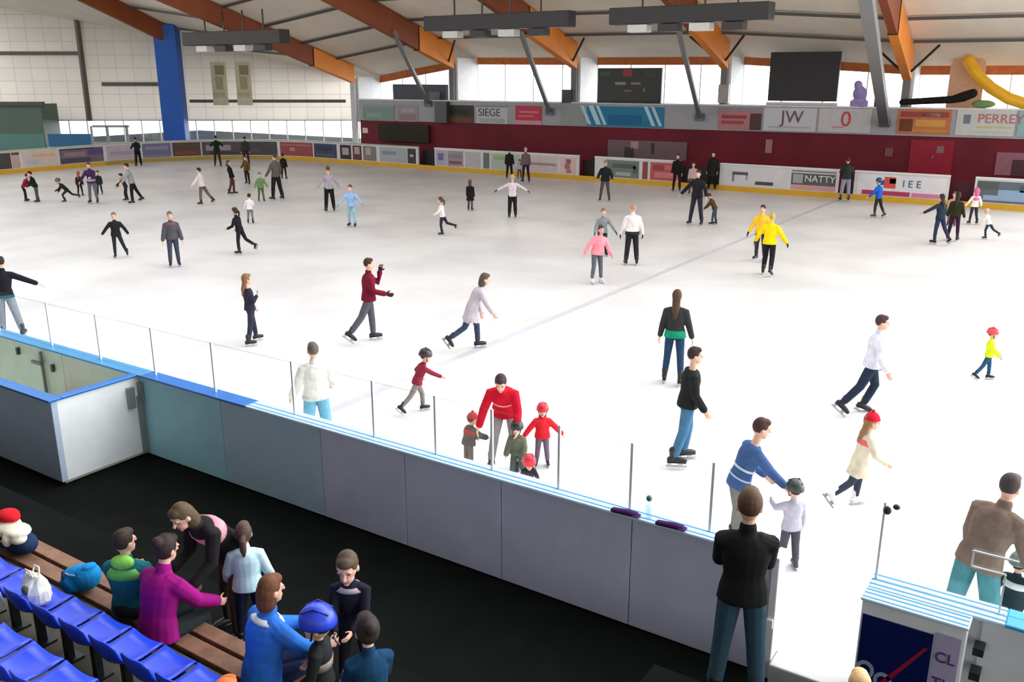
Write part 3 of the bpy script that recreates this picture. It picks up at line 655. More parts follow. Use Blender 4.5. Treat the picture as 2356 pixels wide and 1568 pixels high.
def boot_mesh(rgb, skate):
    key = (tuple(rgb), skate)
    if key in _boots: return _boots[key]
    mb = MB()
    h = .075 if skate else 0
    mb.tube([(-.055, 0, h+.05), (.03, 0, h+.05), (.13, 0, h+.04), (.175, 0, h+.036)], [.045, .045, .042, .03], 10)
    mb.tube([(-.015, 0, h+.06), (-.012, 0, h+.12), (-.02, 0, h+.2 if skate else h+.13)], [.05, .052, .056], 10)
    mb.box((-.095, -.036, h), (.19, .036, h+.016))
    me = mb.mesh('boot'); me.materials.append(plastic(rgb, .45)); me.shade_smooth()
    bl = None
    if skate:
        mb = MB(); mb.box((-.11, -.006, 0), (.2, .006, .03)); mb.box((-.085, -.016, .026), (-.03, .016, .085)); mb.box((.07, -.016, .026), (.14, .016, .08))
        bl = mb.mesh('blade'); bl.materials.append(metal((190, 195, 200), .25))
    _boots[key] = (me, bl); return _boots[key]
PEOPLE = []
def person(label, foot, head, face=0, top=(40, 40, 45), bottom=(40, 40, 48), hair=(50, 36, 28), style='short', hat=None, hatc=None, topk='jacket', shoes=(28, 28, 30), skate=True, z=0.0, seat=None,
           gloves=None, bands=(), hood=None, loose=.007, jpad=.005, blade=True, scale=None, group=None, extra=None, coat_hem=-.36, topc2=None, **p):
    hatx = {None: .012, 'beanie': .03, 'helmet': .045, 'cap': .02, 'hood': .03}[hat]
    p['hat'] = hatx
    anchor = at(foot[0], foot[1], z if seat is None else seat)
    away = V((anchor.x, anchor.y, 0)).normalized(); right = V((away.y, -away.x, 0))
    F = (away*math.cos(R(face)) + right*math.sin(R(face))).normalized(); L = V((0, 0, 1)).cross(F)
    sk = .075 if (skate and seat is None) else 0.0
    def placed(s):
        J = pose(s, p, F, L)
        for k in 'lr':
            J['flat'+k] = J['shin'+k].z < -.93
        if seat is None:
            lo = {k: sole(J, k, s, sk) for k in 'lr'}; g = min(lo.values())
            sup = [k for k in 'lr' if lo[k] < g+.07*s]
            mid = sum((J['ank'+k] for k in sup), V((0, 0, 0)))/len(sup)
            off = V((anchor.x-mid.x, anchor.y-mid.y, z-g))
        else:
            off = V((anchor.x, anchor.y, seat+.1*s))
        return J, off
    if scale is None:
        a, b_ = .35, 1.6
        for _ in range(24):
            s = (a+b_)/2; J, off = placed(s)
            if proj(J['top']+off)[1] > head: a = s
            else: b_ = s
    else: s = scale
    J, off = placed(s)
    dist = (anchor-CAM).length
    PEOPLE.append((label[:40], round(s*1.75, 2), round(dist, 1), round(proj(J['top']+off)[0]), round(proj(J['top']+off)[1])))
    base = V((anchor.x, anchor.y, z if seat is None else seat)); sh = off-base
    for k in J:
        if isinstance(J[k], V) and k not in ('T1', 'T2', 'Ft', 'Lt', 'Ft2', 'Lt2', 'HU', 'HF', 'HL') and k[:4] not in ('shin', 'toel', 'toer') and k[:2] != 'fa': J[k] = J[k] + sh
    near = dist < 16; mid_ = dist < 28
    vx = max(.006, .0085*s) if near else (.0115 if mid_ else .0145); cv = (.011 if near else (.014 if mid_ else .019)); cv = max(.009, cv*max(.75, s))
    # ---- the body: one continuous surface
    mb = MB(); hs = J['hs']; H = J['head']; hu, hf, hl = J['HU'], J['HF'], J['HL']
    mb.loft(torso_rings(J, s, [(t, w_*.93, d*.93) for t, w_, d in BODY]))
    mb.tube([J['sh'], J['neck'], H - hu*.06*hs - hf*.01*hs], [.06*s, .052*s, .05*s*(.6+.4*hs/s)], 10)
    mb.ell(H+hu*.012*hs-hf*.008*hs, .092*hs, .073*hs, .108*hs, hf, hl, hu, 16, 11)
    mb.ell(H-hu*.055*hs+hf*.03*hs, .058*hs, .054*hs, .06*hs, hf, hl, hu, 12, 9)
    mb.tube([H+hu*.015*hs+hf*.082*hs, H-hu*.02*hs+hf*.105*hs], [.010*hs, .016*hs], 8)       # nose
    mb.ell(H-hu*.058*hs+hf*.083*hs, .012*hs, .024*hs, .011*hs, hf, hl, hu, 8, 5)           # mouth
    mb.ell(H-hu*.095*hs+hf*.068*hs, .02*hs, .024*hs, .018*hs, hf, hl, hu, 8, 5)            # chin
    for sg in (1, -1):
        mb.ell(H+hl*sg*.076*hs-hu*.01*hs-hf*.012*hs, .022*hs, .011*hs, .033*hs, hf, hl, hu, 8, 5)
        mb.ell(H+hl*sg*.034*hs+hu*.028*hs+hf*.076*hs, .012*hs, .026*hs, .009*hs, hf, hl, hu, 8, 5)  # brow
    fr = .0088 if near else .0105
    for sg, k in ((1, 'l'), (-1, 'r')):
        mb.tube([J['shd'+k]-J['Lt2']*sg*.05*s, J['shd'+k], J['elb'+k], J['wri'+k]], [.05*s, .05*s, .039*s, .027*s], 9)
        hand(mb, J['wri'+k], J['fa'+k], F, -J['Lt2']*sg, s*(1.06 if near else 1.12), p.get('curl', 16), fr)
        mb.tube([J['hip'+k], J['knee'+k], J['knee'+k].lerp(J['ank'+k], .35), J['ank'+k]], [.078*s, .052*s, .05*s, .036*s], 9)
        tk = J['toe'+k] if J['flat'+k] else (J['toe'+k] - J['shin'+k]*J['toe'+k].dot(J['shin'+k])).normalized()
        dn = -V((0, 0, 1)) if J['flat'+k] else J['shin'+k]
        mb.tube([J['ank'+k]+dn*.03*s, J['ank'+k]+dn*.045*s+tk*.1*s], [.034*s, .026*s], 8)
    o = skinned(mb, 'person', vx, 2, [skin_m(), mat('eye', (38, 30, 28), .3), mat('lips', (178, 96, 92), .5), mat('hair', hair, .7, .3, noise=.2, scale=30)])
    o.location = base; tag(o, label, 'person', group)
    if mid_:
        me = o.data
        for pl in me.polygons:
            q = pl.center - H
            if q.length > .16*hs: continue
            f, l, u = q.dot(hf)/hs, abs(q.dot(hl)/hs), q.dot(hu)/hs
            if f > .05 and ((l-.034)/.012)**2 + ((u-.006)/.006)**2 < 1: pl.material_index = 1
            elif f > .07 and l < .024 and abs(u+.058) < .0075: pl.material_index = 2
            elif f > .05 and .018 < l < .046 and .027 < u < .034: pl.material_index = 3
    # ---- hair
    hm = mat('hair', hair, .7, .3, noise=.2, scale=30)
    hb = MB()
    if style in ('short', 'bob'):
        hb.ell(H+hu*.034*hs-hf*.022*hs, .094*hs, .083*hs, .103*hs, hf, hl, hu, 14, 9)
        hb.ell(H+hu*.085*hs+hf*.028*hs, .06*hs, .062*hs, .042*hs, hf, hl, hu, 12, 7)
    else:
        hb.ell(H+hu*.025*hs-hf*.026*hs, .096*hs, .087*hs, .114*hs, hf, hl, hu, 14, 9)
        hb.ell(H+hu*.085*hs+hf*.03*hs, .056*hs, .06*hs, .042*hs, hf, hl, hu, 12, 7)
    bk = J['T2']
    if style == 'long': hb.tube([H-hf*.055*hs, H-hf*.075*hs-hu*.12*hs, J['sh']-J['Ft2']*.12*s+bk*.03*s, J['chest']-J['Ft2']*.135*s], [.075*hs, .072*hs, .07*s, .04*s], 10, flat=(J['Ft2'], .6))
    if style == 'bob': hb.tube([H-hf*.04*hs, H-hf*.045*hs-hu*.1*hs], [.085*hs, .08*hs], 12)
    if style == 'bun': hb.ell(H+hu*.075*hs-hf*.11*hs, .05*hs, .05*hs, .048*hs, hf, hl, hu, 10, 7)
    if style == 'pony': hb.tube([H+hu*.03*hs-hf*.1*hs, H-hf*.15*hs-hu*.02*hs, H-hf*.14*hs-hu*.13*hs, H-hf*.12*hs-hu*.2*hs], [.025*hs, .036*hs, .034*hs, .014*hs], 9)
    if style != 'none': skinned(hb, 'hair', cv*.85, 2, hm, o)
    # ---- hats
    if hat == 'beanie':
        b2 = MB(); b2.ell(H+hu*.03*hs-hf*.006*hs, .112*hs, .1*hs, .12*hs, hf, hl, hu, 16, 9, cut=.05); b2.ell(H+hu*.045*hs-hf*.006*hs, .118*hs, .106*hs, .026*hs, hf, hl, hu, 16, 5)
        skinned(b2, 'hat', cv*.8, 2, cloth(hatc), o)
        MB().ell(H+hu*.158*hs-hf*.006*hs, .026*hs, .026*hs, .026*hs, hf, hl, hu, 8, 6).obj('pompom', cloth(hatc), o, smooth=True)
    elif hat == 'helmet':
        b2 = MB(); b2.ell(H+hu*.028*hs-hf*.008*hs, .14*hs, .122*hs, .142*hs, hf, hl, hu, 18, 10, cut=-.08)
        b2.obj('helmet', plastic(hatc, .3), o, smooth=True)
        vb = MB()
        for sg in (-1, 0, 1): vb.tube([H+hl*sg*.052*hs+hu*.12*hs+hf*.085*hs, H+hl*sg*.06*hs+hu*.163*hs, H+hl*sg*.052*hs+hu*.12*hs-hf*.1*hs], [.009*hs]*3, 6)
        vb.obj('helmet_rib', plastic(tuple(int(c*.7) for c in hatc), .35), o, smooth=True)
        sb = MB()
        for sg in (-1, 1): sb.tube([H+hl*sg*.088*hs+hu*.02*hs, H+hl*sg*.06*hs-hu*.09*hs+hf*.03*hs, H-hu*.118*hs+hf*.04*hs], [.007*hs]*3, 6)
        sb.obj('chin_strap', cloth((30, 30, 30)), o)
    elif hat == 'cap':
        b2 = MB(); b2.ell(H+hu*.035*hs-hf*.008*hs, .108*hs, .094*hs, .105*hs, hf, hl, hu, 14, 8, cut=.1); b2.tube([H+hu*.05*hs+hf*.09*hs, H+hu*.04*hs+hf*.15*hs], [.07*hs, .055*hs], 12, flat=(hu, .15))
        skinned(b2, 'cap', cv*.75, 1, cloth(hatc), o)
    elif hat == 'hood':
        b2 = MB(); b2.ell(H+hu*.02*hs-hf*.03*hs, .12*hs, .112*hs, .14*hs, hf, hl, hu, 14, 9); b2.tube([H-hf*.06*hs-hu*.08*hs, J['neck']-J['Ft2']*.04*s], [.09*hs, .1*s], 12)
        skinned(b2, 'hood', cv, 3, cloth(hatc), o)
    # ---- top
    pad = {'tee': .012, 'jacket': .03, 'coat': .032, 'puffer': .045, 'jumper': .02}[topk] + jpad
    tb = MB()
    rows = [(t, w_+pad, d+pad) for t, w_, d in BODY if t >= .03]
    rows[-1] = (.495, .066+pad*.3, .066+pad*.3)
    hem = -.085 if topk in ('jacket', 'puffer', 'jumper') else (-.05 if topk == 'tee' else coat_hem)
    sit = seat is not None
    if sit: hem = max(hem, -.09)
    fl = .172+pad
    low = [(hem, fl + max(0, -hem-.1)*.18, .12+pad + max(0, -hem-.1)*.3)]
    if hem < -.2: low += [(hem*.55, fl+.005, .135+pad)]
    rows = low + [(-.04, .164+pad, .115+pad)] + rows
    tb.loft(torso_rings(J, s, rows))
    if topk == 'coat' and not sit:
        for k in 'lr': tb.tube([J['hip'+k], J['hip'+k].lerp(J['knee'+k], .25), J['hip'+k].lerp(J['knee'+k], .5)], [(.1+pad*.6)*s, (.1+pad*.7)*s, (.098+pad*.7)*s], 10)
    sl_ = .55 if topk == 'tee' else .97
    for sg, k in ((1, 'l'), (-1, 'r')):
        e, w_ = J['elb'+k], J['wri'+k]; a = J['shd'+k]
        ar = pad*.62
        if topk == 'tee': tb.tube([a-J['Lt2']*sg*.07*s, a, a.lerp(e, .72)], [(.06+ar)*s, (.054+ar)*s, (.05+ar)*s], 10)
        else: tb.tube([a-J['Lt2']*sg*.07*s, a, e, e.lerp(w_, .93)], [(.06+ar)*s, (.054+ar)*s, (.044+ar)*s, (.033+ar)*s], 10)
    if topk in ('jacket', 'coat', 'puffer'): tb.tube([J['neck']-J['T2']*.02*s, J['neck']+J['T2']*.035*s], [.07*s, .068*s], 12)   # collar
    garment = {'tee': 't_shirt', 'jacket': 'jacket', 'coat': 'coat', 'puffer': 'jacket', 'jumper': 'jumper'}[topk]
    to = skinned(tb, garment, cv, 3, cloth(top), o)
    if hood: 
        b2 = MB(); b2.ell(J['neck']-J['Ft2']*.07*s+J['T2']*.02*s, .075*s, .125*s, .08*s, J['Ft2'], J['Lt2'], J['T2'], 12, 8)
        skinned(b2, 'hood', cv, 3, cloth(hood), to)
    for t0, t1, col, nm in bands:
        rr = []
        for t in (t0, (t0+t1)/2, t1):
            for i in range(len(rows)-1):
                if rows[i][0] <= t <= rows[i+1][0] or i == len(rows)-2:
                    f = (t-rows[i][0])/(rows[i+1][0]-rows[i][0]); rr.append((t, rows[i][1]+(rows[i+1][1]-rows[i][1])*f+.007, rows[i][2]+(rows[i+1][2]-rows[i][2])*f+.007)); break
        MB().loft(torso_rings(J, s, rr, 20)).obj(nm, cloth(col), to, smooth=True)
    # ---- trousers
    pb = MB()
    pb.loft(torso_rings(J, s, [(-.1, .128+loose*.5, .095+loose*.5), (-.04, .166+loose*.3, .114), (.03, .16, .11), (.1, .145, .1)]))
    for k in 'lr':
        e = .86 if skate else .95
        an = J['knee'+k].lerp(J['ank'+k], e)
        pb.tube([J['hip'+k], J['hip'+k].lerp(J['knee'+k], .5), J['knee'+k], J['knee'+k].lerp(J['ank'+k], .4), an], [(.092+loose*.6)*s, (.08+loose*.8)*s, (.064+loose)*s, (.06+loose)*s, (.05+loose*1.1)*s], 10)
    skinned(pb, 'trousers', cv, 3, cloth(bottom), o)
    # ---- gloves
    if gloves:
        for sg, k in ((1, 'l'), (-1, 'r')):
            gb = MB(); gb.tube([J['wri'+k]-J['fa'+k]*.04*s, J['wri'+k]+J['fa'+k]*.01*s], [.042*s, .038*s], 8); hand(gb, J['wri'+k], J['fa'+k], F, -J['Lt2']*sg, s*1.2, p.get('curl', 16), .0125)
            skinned(gb, 'glove', max(.008, vx*.9), 1, cloth(gloves), o)
    # ---- skates or shoes
    bm_, bl = boot_mesh(shoes, skate)
    for k in 'lr':
        x = J['toe'+k].copy()
        up = V((0, 0, 1)) if J['flat'+k] else -J['shin'+k]
        x = (x-up*x.dot(up)); x = x.normalized() if x.length > .05 else F
        y = up.cross(x)
        org = J['ank'+k] - up*(.085 + (.075 if skate else 0))*s
        b3 = bpy.data.objects.new('skate' if skate else 'shoe', bm_); C.objects.link(b3); b3.parent = o
        b3.matrix_basis = M(((x.x*s, y.x*s, up.x*s, org.x), (x.y*s, y.y*s, up.y*s, org.y), (x.z*s, y.z*s, up.z*s, org.z), (0, 0, 0, 1)))
        if bl and dist < 60:
            b4 = bpy.data.objects.new('blade', bl); C.objects.link(b4); b4.parent = b3
    if extra: extra(o, J, s, F, L)
    return o, J, s, F, L, base
stand = dict(legl=(0, 5, 2), legr=(0, 5, 2))
def glide(f=22, b=-18, kf=30, kb=12): return dict(legl=(f, 4, kf), legr=(b, 5, kb))
def glider(f=22, b=-18, kf=30, kb=12): return dict(legr=(f, 4, kf), legl=(b, 5, kb))
out_ = dict(arml=(5, 50, 15), armr=(5, 50, 15))
black = (30, 30, 32); dk = (38, 36, 40)
# ---- far left by the rounded end
person('person in maroon jacket bowed over beside the green-black one near the barrier', (61, 464), 398, 70, (130, 26, 48), black, lean=28, legl=(15, 4, 10), legr=(0, 4, 4), arml=(45, 10, 20), armr=(40, 10, 20))
person('person in black jacket and teal trousers next to the bowed maroon jacket', (88, 466), 393, 280, (32, 34, 30), (66, 84, 80), lean=18, arml=(30, 8, 25), armr=(25, 8, 30), **stand)
person('child in black lunging low with one leg stretched behind', (150, 466), 409, 272, (40, 34, 38), (48, 46, 46), hat='helmet', hatc=(88, 86, 84), lean=42, legl=(48, 6, 62), legr=(-42, 6, 34), arml=(50, 20, 30), armr=(30, 35, 20))
person('slim child in black with ginger hair skating near the orange kick strip', (186, 451), 393, 20, (36, 32, 30), (34, 32, 32), (150, 84, 40), 'long', lean=6, **stand)
person('person in purple top and grey trousers, hands on a smaller one', (217, 468), 373, 200, (66, 40, 80), (98, 104, 104), (84, 60, 44), 'short', lean=8, arml=(35, 12, 60), armr=(20, 30, 20), bands=((.0, .1, (178, 164, 190), 'belt'),), **stand)
person('child in navy half behind the purple-topped skater', (231, 448), 392, 190, (40, 40, 52), (46, 52, 54), lean=5, **stand)
person('man in grey jacket and black trousers gliding with wide legs', (306, 470), 375, 275, (150, 152, 150), (34, 32, 34), lean=12, legl=(6, 3, 6), legr=(-20, 16, 6), arml=(30, 30, 15), armr=(45, 10, 20), loose=.012)
person('child in dark purple in front of the grey-jacketed man', (292, 462), 398, 275, (58, 44, 60), (48, 44, 50), lean=20, legl=(15, 5, 20), legr=(5, 5, 10), arml=(40, 30, 15), armr=(55, 20, 10))
person('person in green-black jacket leaning at the curved barrier before the white glazing', (320, 383), 315, 340, (30, 36, 30), (24, 24, 26), lean=10, arml=(25, 25, 60), armr=(25, 20, 60), skate=True, loose=.02, **stand)
person('person in white jacket and khaki trousers striding with arms spread', (463, 472), 385, 300, (226, 214, 212), (112, 98, 84), (52, 36, 36), lean=8, side=0, legl=(8, 4, 8), legr=(-26, 8, 10), arml=(10, 45, 20), armr=(15, 45, 20), loose=.012)
person('person in dark green with elbows out, tallest above the curved barrier', (502, 384), 311, 5, (24, 40, 34), (48, 42, 34), arml=(20, 40, 90), armr=(20, 40, 90), **stand)
person('person in grey-green at the curved barrier beside the dark green one', (568, 381), 313, 350, (58, 60, 50), (52, 44, 54), lean=6, **stand)
person('person in olive and brown skating behind the green child', (571, 424), 358, 210, (96, 78, 26), (40, 30, 32), (80, 60, 50), lean=4, legl=(5, 4, 6), legr=(-8, 5, 6), arml=(15, 20, 20), armr=(30, 10, 50))
person('person in black with brown trousers leaning back, dark bag at hip', (534, 448), 368, 100, (28, 28, 34), (84, 58, 54), (86, 78, 50), 'bob', lean=-14, hp=6, legl=(4, 4, 4), legr=(-10, 4, 6), arml=(0, 14, 20), armr=(5, 12, 30))
person('child in light green jacket among the dark group at the end', (602, 464), 396, 170, (112, 142, 92), (90, 110, 76), (110, 92, 84), jpad=.02, arml=(8, 30, 20), armr=(8, 25, 20), **stand)
person('tall man in grey-brown jacket and black trousers before the brick red advert', (640, 461), 352, 320, (98, 92, 86), (36, 36, 36), (70, 60, 56), legl=(8, 4, 6), legr=(-6, 5, 6), arml=(12, 22, 20), armr=(10, 25, 25), loose=.02)
person('person in black behind the tall grey-brown man', (654, 412), 352, 20, (34, 32, 30), (36, 34, 32), **stand)
person('person in lavender grey top and black trousers, back turned, arms a little out', (760, 488), 381, 350, (172, 160, 172), (24, 28, 30), (84, 76, 20), 'short', topk='jumper', arml=(5, 32, 15), armr=(5, 32, 15), loose=.02, **stand)
person('child all in pale blue skating with arms held out', (811, 522), 424, 200, (152, 186, 226), (148, 190, 204), (84, 76, 84), lean=4, legl=(4, 4, 4), legr=(-4, 5, 6), arml=(10, 50, 20), armr=(15, 40, 10), jpad=.012, gloves=(150, 150, 160))
person('child with dark hair, white top and dark trousers pushing off', (1017, 542), 452, 285, (236, 230, 228), (54, 44, 56), (84, 70, 66), 'pony', topk='jumper', lean=6, legl=(8, 4, 16), legr=(-28, 6, 46), arml=(20, 20, 40), armr=(10, 25, 20))
person('small person in long black coat seen from behind on the far ice', (1082, 485), 412, 15, (34, 28, 28), (90, 84, 88), (110, 62, 46), 'bob', topk='coat', legl=(3, 2, 4), legr=(-3, 2, 4), arml=(4, 6, 8), armr=(4, 6, 8))
person('person in white top and black trousers with both arms spread wide', (1179, 502), 400, 355, (222, 208, 214), (32, 34, 32), (196, 168, 130), topk='jumper', arml=(10, 62, 10), armr=(0, 60, 10), gloves=(96, 72, 70), legl=(2, 3, 3), legr=(2, 3, 3), loose=.02)
person('person in black jacket at the barrier behind the wide-armed skater', (1172, 412), 340, 10, (36, 36, 30), (34, 30, 42), loose=.01, **stand)
person('person in grey at the barrier next to the black jacket', (1210, 420), 338, 340, (112, 92, 98), (46, 34, 40), (190, 160, 165), legl=(5, 4, 5), legr=(-5, 5, 5))
person('person in white jacket between the two at the barrier', (1195, 410), 366, 180, (190, 186, 200), (84, 74, 80), **stand)
person('person in dark green jacket before the grey green advert, pale cap', (1391, 463), 368, 185, (34, 40, 38), (84, 76, 84), hat='cap', hatc=(150, 148, 146), topk='puffer', legl=(6, 8, 14), legr=(6, 8, 14), arml=(12, 25, 45), armr=(15, 25, 45), shoes=(44, 40, 36))
person('tall person in black standing at the brick red advert', (1556, 440), 353, 190, (34, 28, 30), (44, 30, 32), loose=.01, **stand)
person('person in pale pink jacket behind the black-coated man', (1592, 446), 372, 180, (196, 168, 168), (120, 92, 92), (90, 50, 44), **stand)
person('tall person in black standing in the wide gateway', (1637, 437), 348, 195, (36, 36, 34), (28, 24, 20), loose=.02, topk='coat', **stand)
person('man in black jacket, legs apart, holding a brown-jacketed child', (1600, 518), 390, 200, (38, 36, 42), (46, 50, 58), (66, 36, 34), topk='jacket', legl=(2, 8, 3), legr=(2, 8, 3), arml=(20, 30, 15), armr=(5, 42, 8), jpad=.01, loose=.012)
person('child in brown jacket and teal trousers clinging to the black-jacketed man', (1642, 517), 444, 285, (84, 64, 40), (58, 76, 86), (84, 60, 32), 'short', lean=30, legl=(10, 4, 6), legr=(0, 5, 6), arml=(45, 8, 10), armr=(45, 8, 10), jpad=.015, hp=14)
person('skater in yellow jacket with dark hair half hidden by the other yellow one', (1748, 600), 470, 200, (250, 196, 54), (60, 56, 52), (66, 44, 44), legl=(4, 5, 10), legr=(-4, 5, 10), arml=(10, 22, 25), armr=(10, 22, 25), gloves=(48, 40, 30), topk='puffer')
person('skater in bright yellow jacket and black trousers seen from behind', (1763, 634), 488, 12, (255, 214, 20), (36, 32, 40), (190, 164, 60), 'short', topk='puffer', legl=(12, 3, 22), legr=(-6, 3, 24), arml=(0, 34, 25), armr=(0, 34, 25), gloves=(40, 36, 30), loose=.015, lean=4)
person('person in dark jacket and lilac grey trousers standing at the narrow gateway', (1942, 463), 361, 350, (48, 52, 46), (150, 142, 162), (70, 40, 44), arml=(30, 12, 60), armr=(20, 18, 50), jpad=.015, loose=.02, **stand)
person('child in bright blue jacket and teal helmet before the emblem advert', (2022, 501), 408, 300, (28, 96, 196), (48, 46, 40), hat='helmet', hatc=(36, 84, 110), legl=(8, 4, 10), legr=(-14, 6, 12), arml=(15, 30, 30), armr=(10, 40, 40), lean=6, shoes=(60, 84, 84))
person('skater in navy pointing one arm down and out, near the right barrier'.replace('right', 'emblem'), (2148, 562), 445, 315, (40, 52, 66), (44, 54, 84), (56, 44, 34), 'long', legl=(4, 4, 6), legr=(-20, 6, 14), arml=(18, 60, 5), armr=(10, 20, 20), lean=4)
person('skater in dark green top and plum trousers next to the navy one', (2190, 554), 440, 10, (48, 50, 28), (56, 28, 60), (48, 42, 36), 'long', arml=(5, 14, 10), armr=(5, 14, 10), legl=(2, 6, 2), legr=(-2, 6, 4))
person('small child in pink between the navy and dark green skaters', (2187, 520), 440, 180, (220, 150, 140), (110, 80, 84), (90, 84, 80), **stand)
person('child in white jacket with pink hood near the grey blue advert', (2238, 516), 431, 330, (240, 236, 220), (50, 56, 60), hat='hood', hatc=(232, 110, 156), legl=(3, 5, 4), legr=(-6, 5, 8), arml=(5, 30, 20), armr=(5, 30, 20), bands=((.26, .42, (226, 120, 160), 'yoke'),))
person('child in white top and dark teal shorts striding at the photo edge of the group'.replace('at the photo edge of the group', 'beside the pink-hooded child'), (2266, 550), 478, 300, (232, 230, 224), (44, 62, 78), (200, 190, 170), lean=22, legl=(14, 5, 24), legr=(-36, 6, 26), arml=(20, 20, 30), armr=(10, 25, 30))
# ---- middle of the ice
person('child in pink jacket and grey leggings with arms trailing, white skates', (1372, 652), 517, 155, (250, 150, 162), (96, 100, 108), (84, 56, 52), 'bob', lean=8, side=-6, legl=(4, 4, 6), legr=(10, 6, 14), arml=(10, 24, 30), armr=(-10, 34, 20), topk='puffer', shoes=(230, 230, 230), jpad=.01)
person('child in grey vest with dark trousers skating behind the pink child', (1384, 588), 478, 170, (134, 142, 148), (44, 40, 50), (140, 100, 92), lean=4, legl=(6, 5, 14), legr=(-4, 5, 10), arml=(10, 36, 20), armr=(10, 20, 20), gloves=(60, 60, 76))
person('person in white jacket and black trousers standing next to the pink child', (1452, 610), 468, 352, (238, 228, 226), (40, 40, 42), (176, 140, 112), topk='puffer', arml=(4, 18, 20), armr=(4, 18, 20), legl=(2, 5, 2), legr=(0, 5, 2), gloves=(36, 36, 38), loose=.018, bands=((-.08, .02, (44, 44, 46), 'waistband'),))
person('boy in black with arms held out, facing us on the white ice', (280, 592), 487, 186, (36, 36, 38), (42, 44, 48), (120, 112, 108), legl=(-2, 17, 10), legr=(0, 2, 2), arml=(0, 36, 20), armr=(0, 40, 18), jpad=.01)
person('man in dark grey jacket and jeans facing us beside the boy in black', (403, 613), 485, 178, (82, 82, 86), (66, 70, 86), (110, 98, 96), legl=(0, 3, 2), legr=(2, 3, 2), arml=(4, 15, 12), armr=(4, 15, 12), jpad=.02, bands=((.42, .47, (150, 84, 80), 'collar'),), loose=.012)
person('woman in black pushing off to the corner, hair tied', (551, 586), 476, 300, (32, 30, 36), (36, 36, 42), (60, 44, 42), 'pony', lean=12, legl=(6, 4, 10), legr=(-24, 6, 34), arml=(12, 24, 60), armr=(10, 24, 40))
person('child in white jacket and grey trousers behind the woman in black', (577, 515), 444, 10, (234, 228, 230), (128, 120, 124), (44, 34, 34), lean=10, legl=(6, 5, 10), legr=(-4, 5, 16), arml=(10, 24, 20), armr=(20, 10, 60))
person('person at the frame edge in black jacket stretching one arm sideways', (32, 776), 588, 12, (30, 28, 36), (132, 140, 150), (40, 36, 34), legl=(6, 4, 6), legr=(0, 12, 4), arml=(0, 30, 20), armr=(0, 66, 4), bands=((-.08, -.02, (34, 96, 92), 'hem'),), side=3, loose=.02)
person('girl in navy with long fair-brown hair standing on one hip', (582, 790), 628, 72, (48, 48, 64), (50, 52, 70), (132, 92, 64), 'long', topk='jumper', legl=(14, 8, 4), legr=(-10, 8, 4), arml=(6, 10, 30), armr=(10, 14, 120, 40), lean=-3)
person('man in maroon jacket with hand raised to his face', (860, 782), 592, 84, (112, 22, 44), (86, 88, 96), (64, 38, 36), topk='jacket', jpad=.016, legl=(8, 4, 4), legr=(-26, 6, 12), arml=(54, 6, 118, 10), armr=(14, 8, 62, 0), loose=.012, gloves=(60, 40, 46), lean=2)
person('woman in long pale grey coat leaning forward as she skates', (1100, 800), 627, 84, (186, 178, 184), (60, 68, 92), (84, 72, 66), 'bob', topk='coat', coat_hem=-.3, lean=20, hunch=12, legl=(18, 4, 14), legr=(-24, 6, 32), arml=(10, 8, 14), armr=(38, 8, 8))
person('man in white jacket and pale blue jeans behind the glass, back turned', (736, 1040), 785, 350, (226, 224, 214), (112, 176, 204), (96, 90, 80), topk='puffer', arml=(0, 24, 30), armr=(0, 26, 60), legl=(2, 6, 2), legr=(2, 7, 2), loose=.024, bands=((-.07, -.02, (206, 212, 206), 'hem'),))
person('child in red-brown jacket and black helmet racing with one arm forward', (974, 944), 800, 80, (136, 44, 60), (136, 130, 126), hat='helmet', hatc=(52, 46, 46), lean=22, legl=(24, 4, 20), legr=(-30, 6, 14), arml=(-20, 40, 60), armr=(66, 8, 6))
person('woman in red jacket bending over the small children', (1160, 1082), 866, 188, (196, 20, 46), (150, 146, 146), (60, 40, 44), lean=30, hunch=14, legl=(16, 8, 16), legr=(16, 8, 16), arml=(36, 26, 20), armr=(28, 34, 14), hp=16, jpad=.012, bands=((.22, .26, (240, 150, 160), 'print'),))
person('small child with red cap and grey jacket at the red-jacketed woman\'s side', (1078, 1080), 946, 60, (104, 98, 92), (120, 110, 104), (120, 60, 50), hat='beanie', hatc=(196, 84, 88), lean=12, arml=(30, 12, 20), armr=(50, 15, 20), shoes=(240, 170, 190), bands=((.3, .42, (196, 70, 76), 'scarf'),), topk='puffer', jpad=.06, loose=.03, bh=1.1, **stand)
person('small child with black helmet and olive jacket before the red-jacketed woman', (1192, 1104), 966, 195, (104, 108, 92), (86, 96, 92), hat='helmet', hatc=(36, 44, 42), lean=8, arml=(20, 16, 30), armr=(20, 16, 30), legl=(6, 9, 10), legr=(6, 6, 10), topk='puffer', jpad=.05, loose=.03, bh=1.08)
person('small child in red jacket and red helmet with arms held out', (1247, 1070), 925, 178, (236, 40, 56), (122, 104, 124), hat='helmet', hatc=(204, 40, 62), arml=(0, 46, 10), armr=(5, 40, 10), topk='puffer', jpad=.02, loose=.015, legl=(0, 5, 4), legr=(0, 5, 4), hood=(206, 40, 60))
person('child with bright red helmet, only head and shoulders over the boards', (1216, 1152), 1060, 175, (44, 48, 52), (44, 52, 60), hat='helmet', hatc=(222, 40, 62), lean=20, arml=(20, 30, 30), armr=(20, 30, 30), legl=(30, 10, 50), legr=(30, 10, 50), hp=10, bh=1.3, jpad=.03)
person('woman with long brown hair in black jacket and green hem seen from behind', (1546, 884), 664, 8, (52, 52, 52), (40, 66, 96), (84, 58, 44), 'long', arml=(2, 14, 10), armr=(2, 16, 12), legl=(2, 5, 4), legr=(-6, 5, 6), bands=((-.082, .06, (24, 150, 110), 'shirt_hem'),))
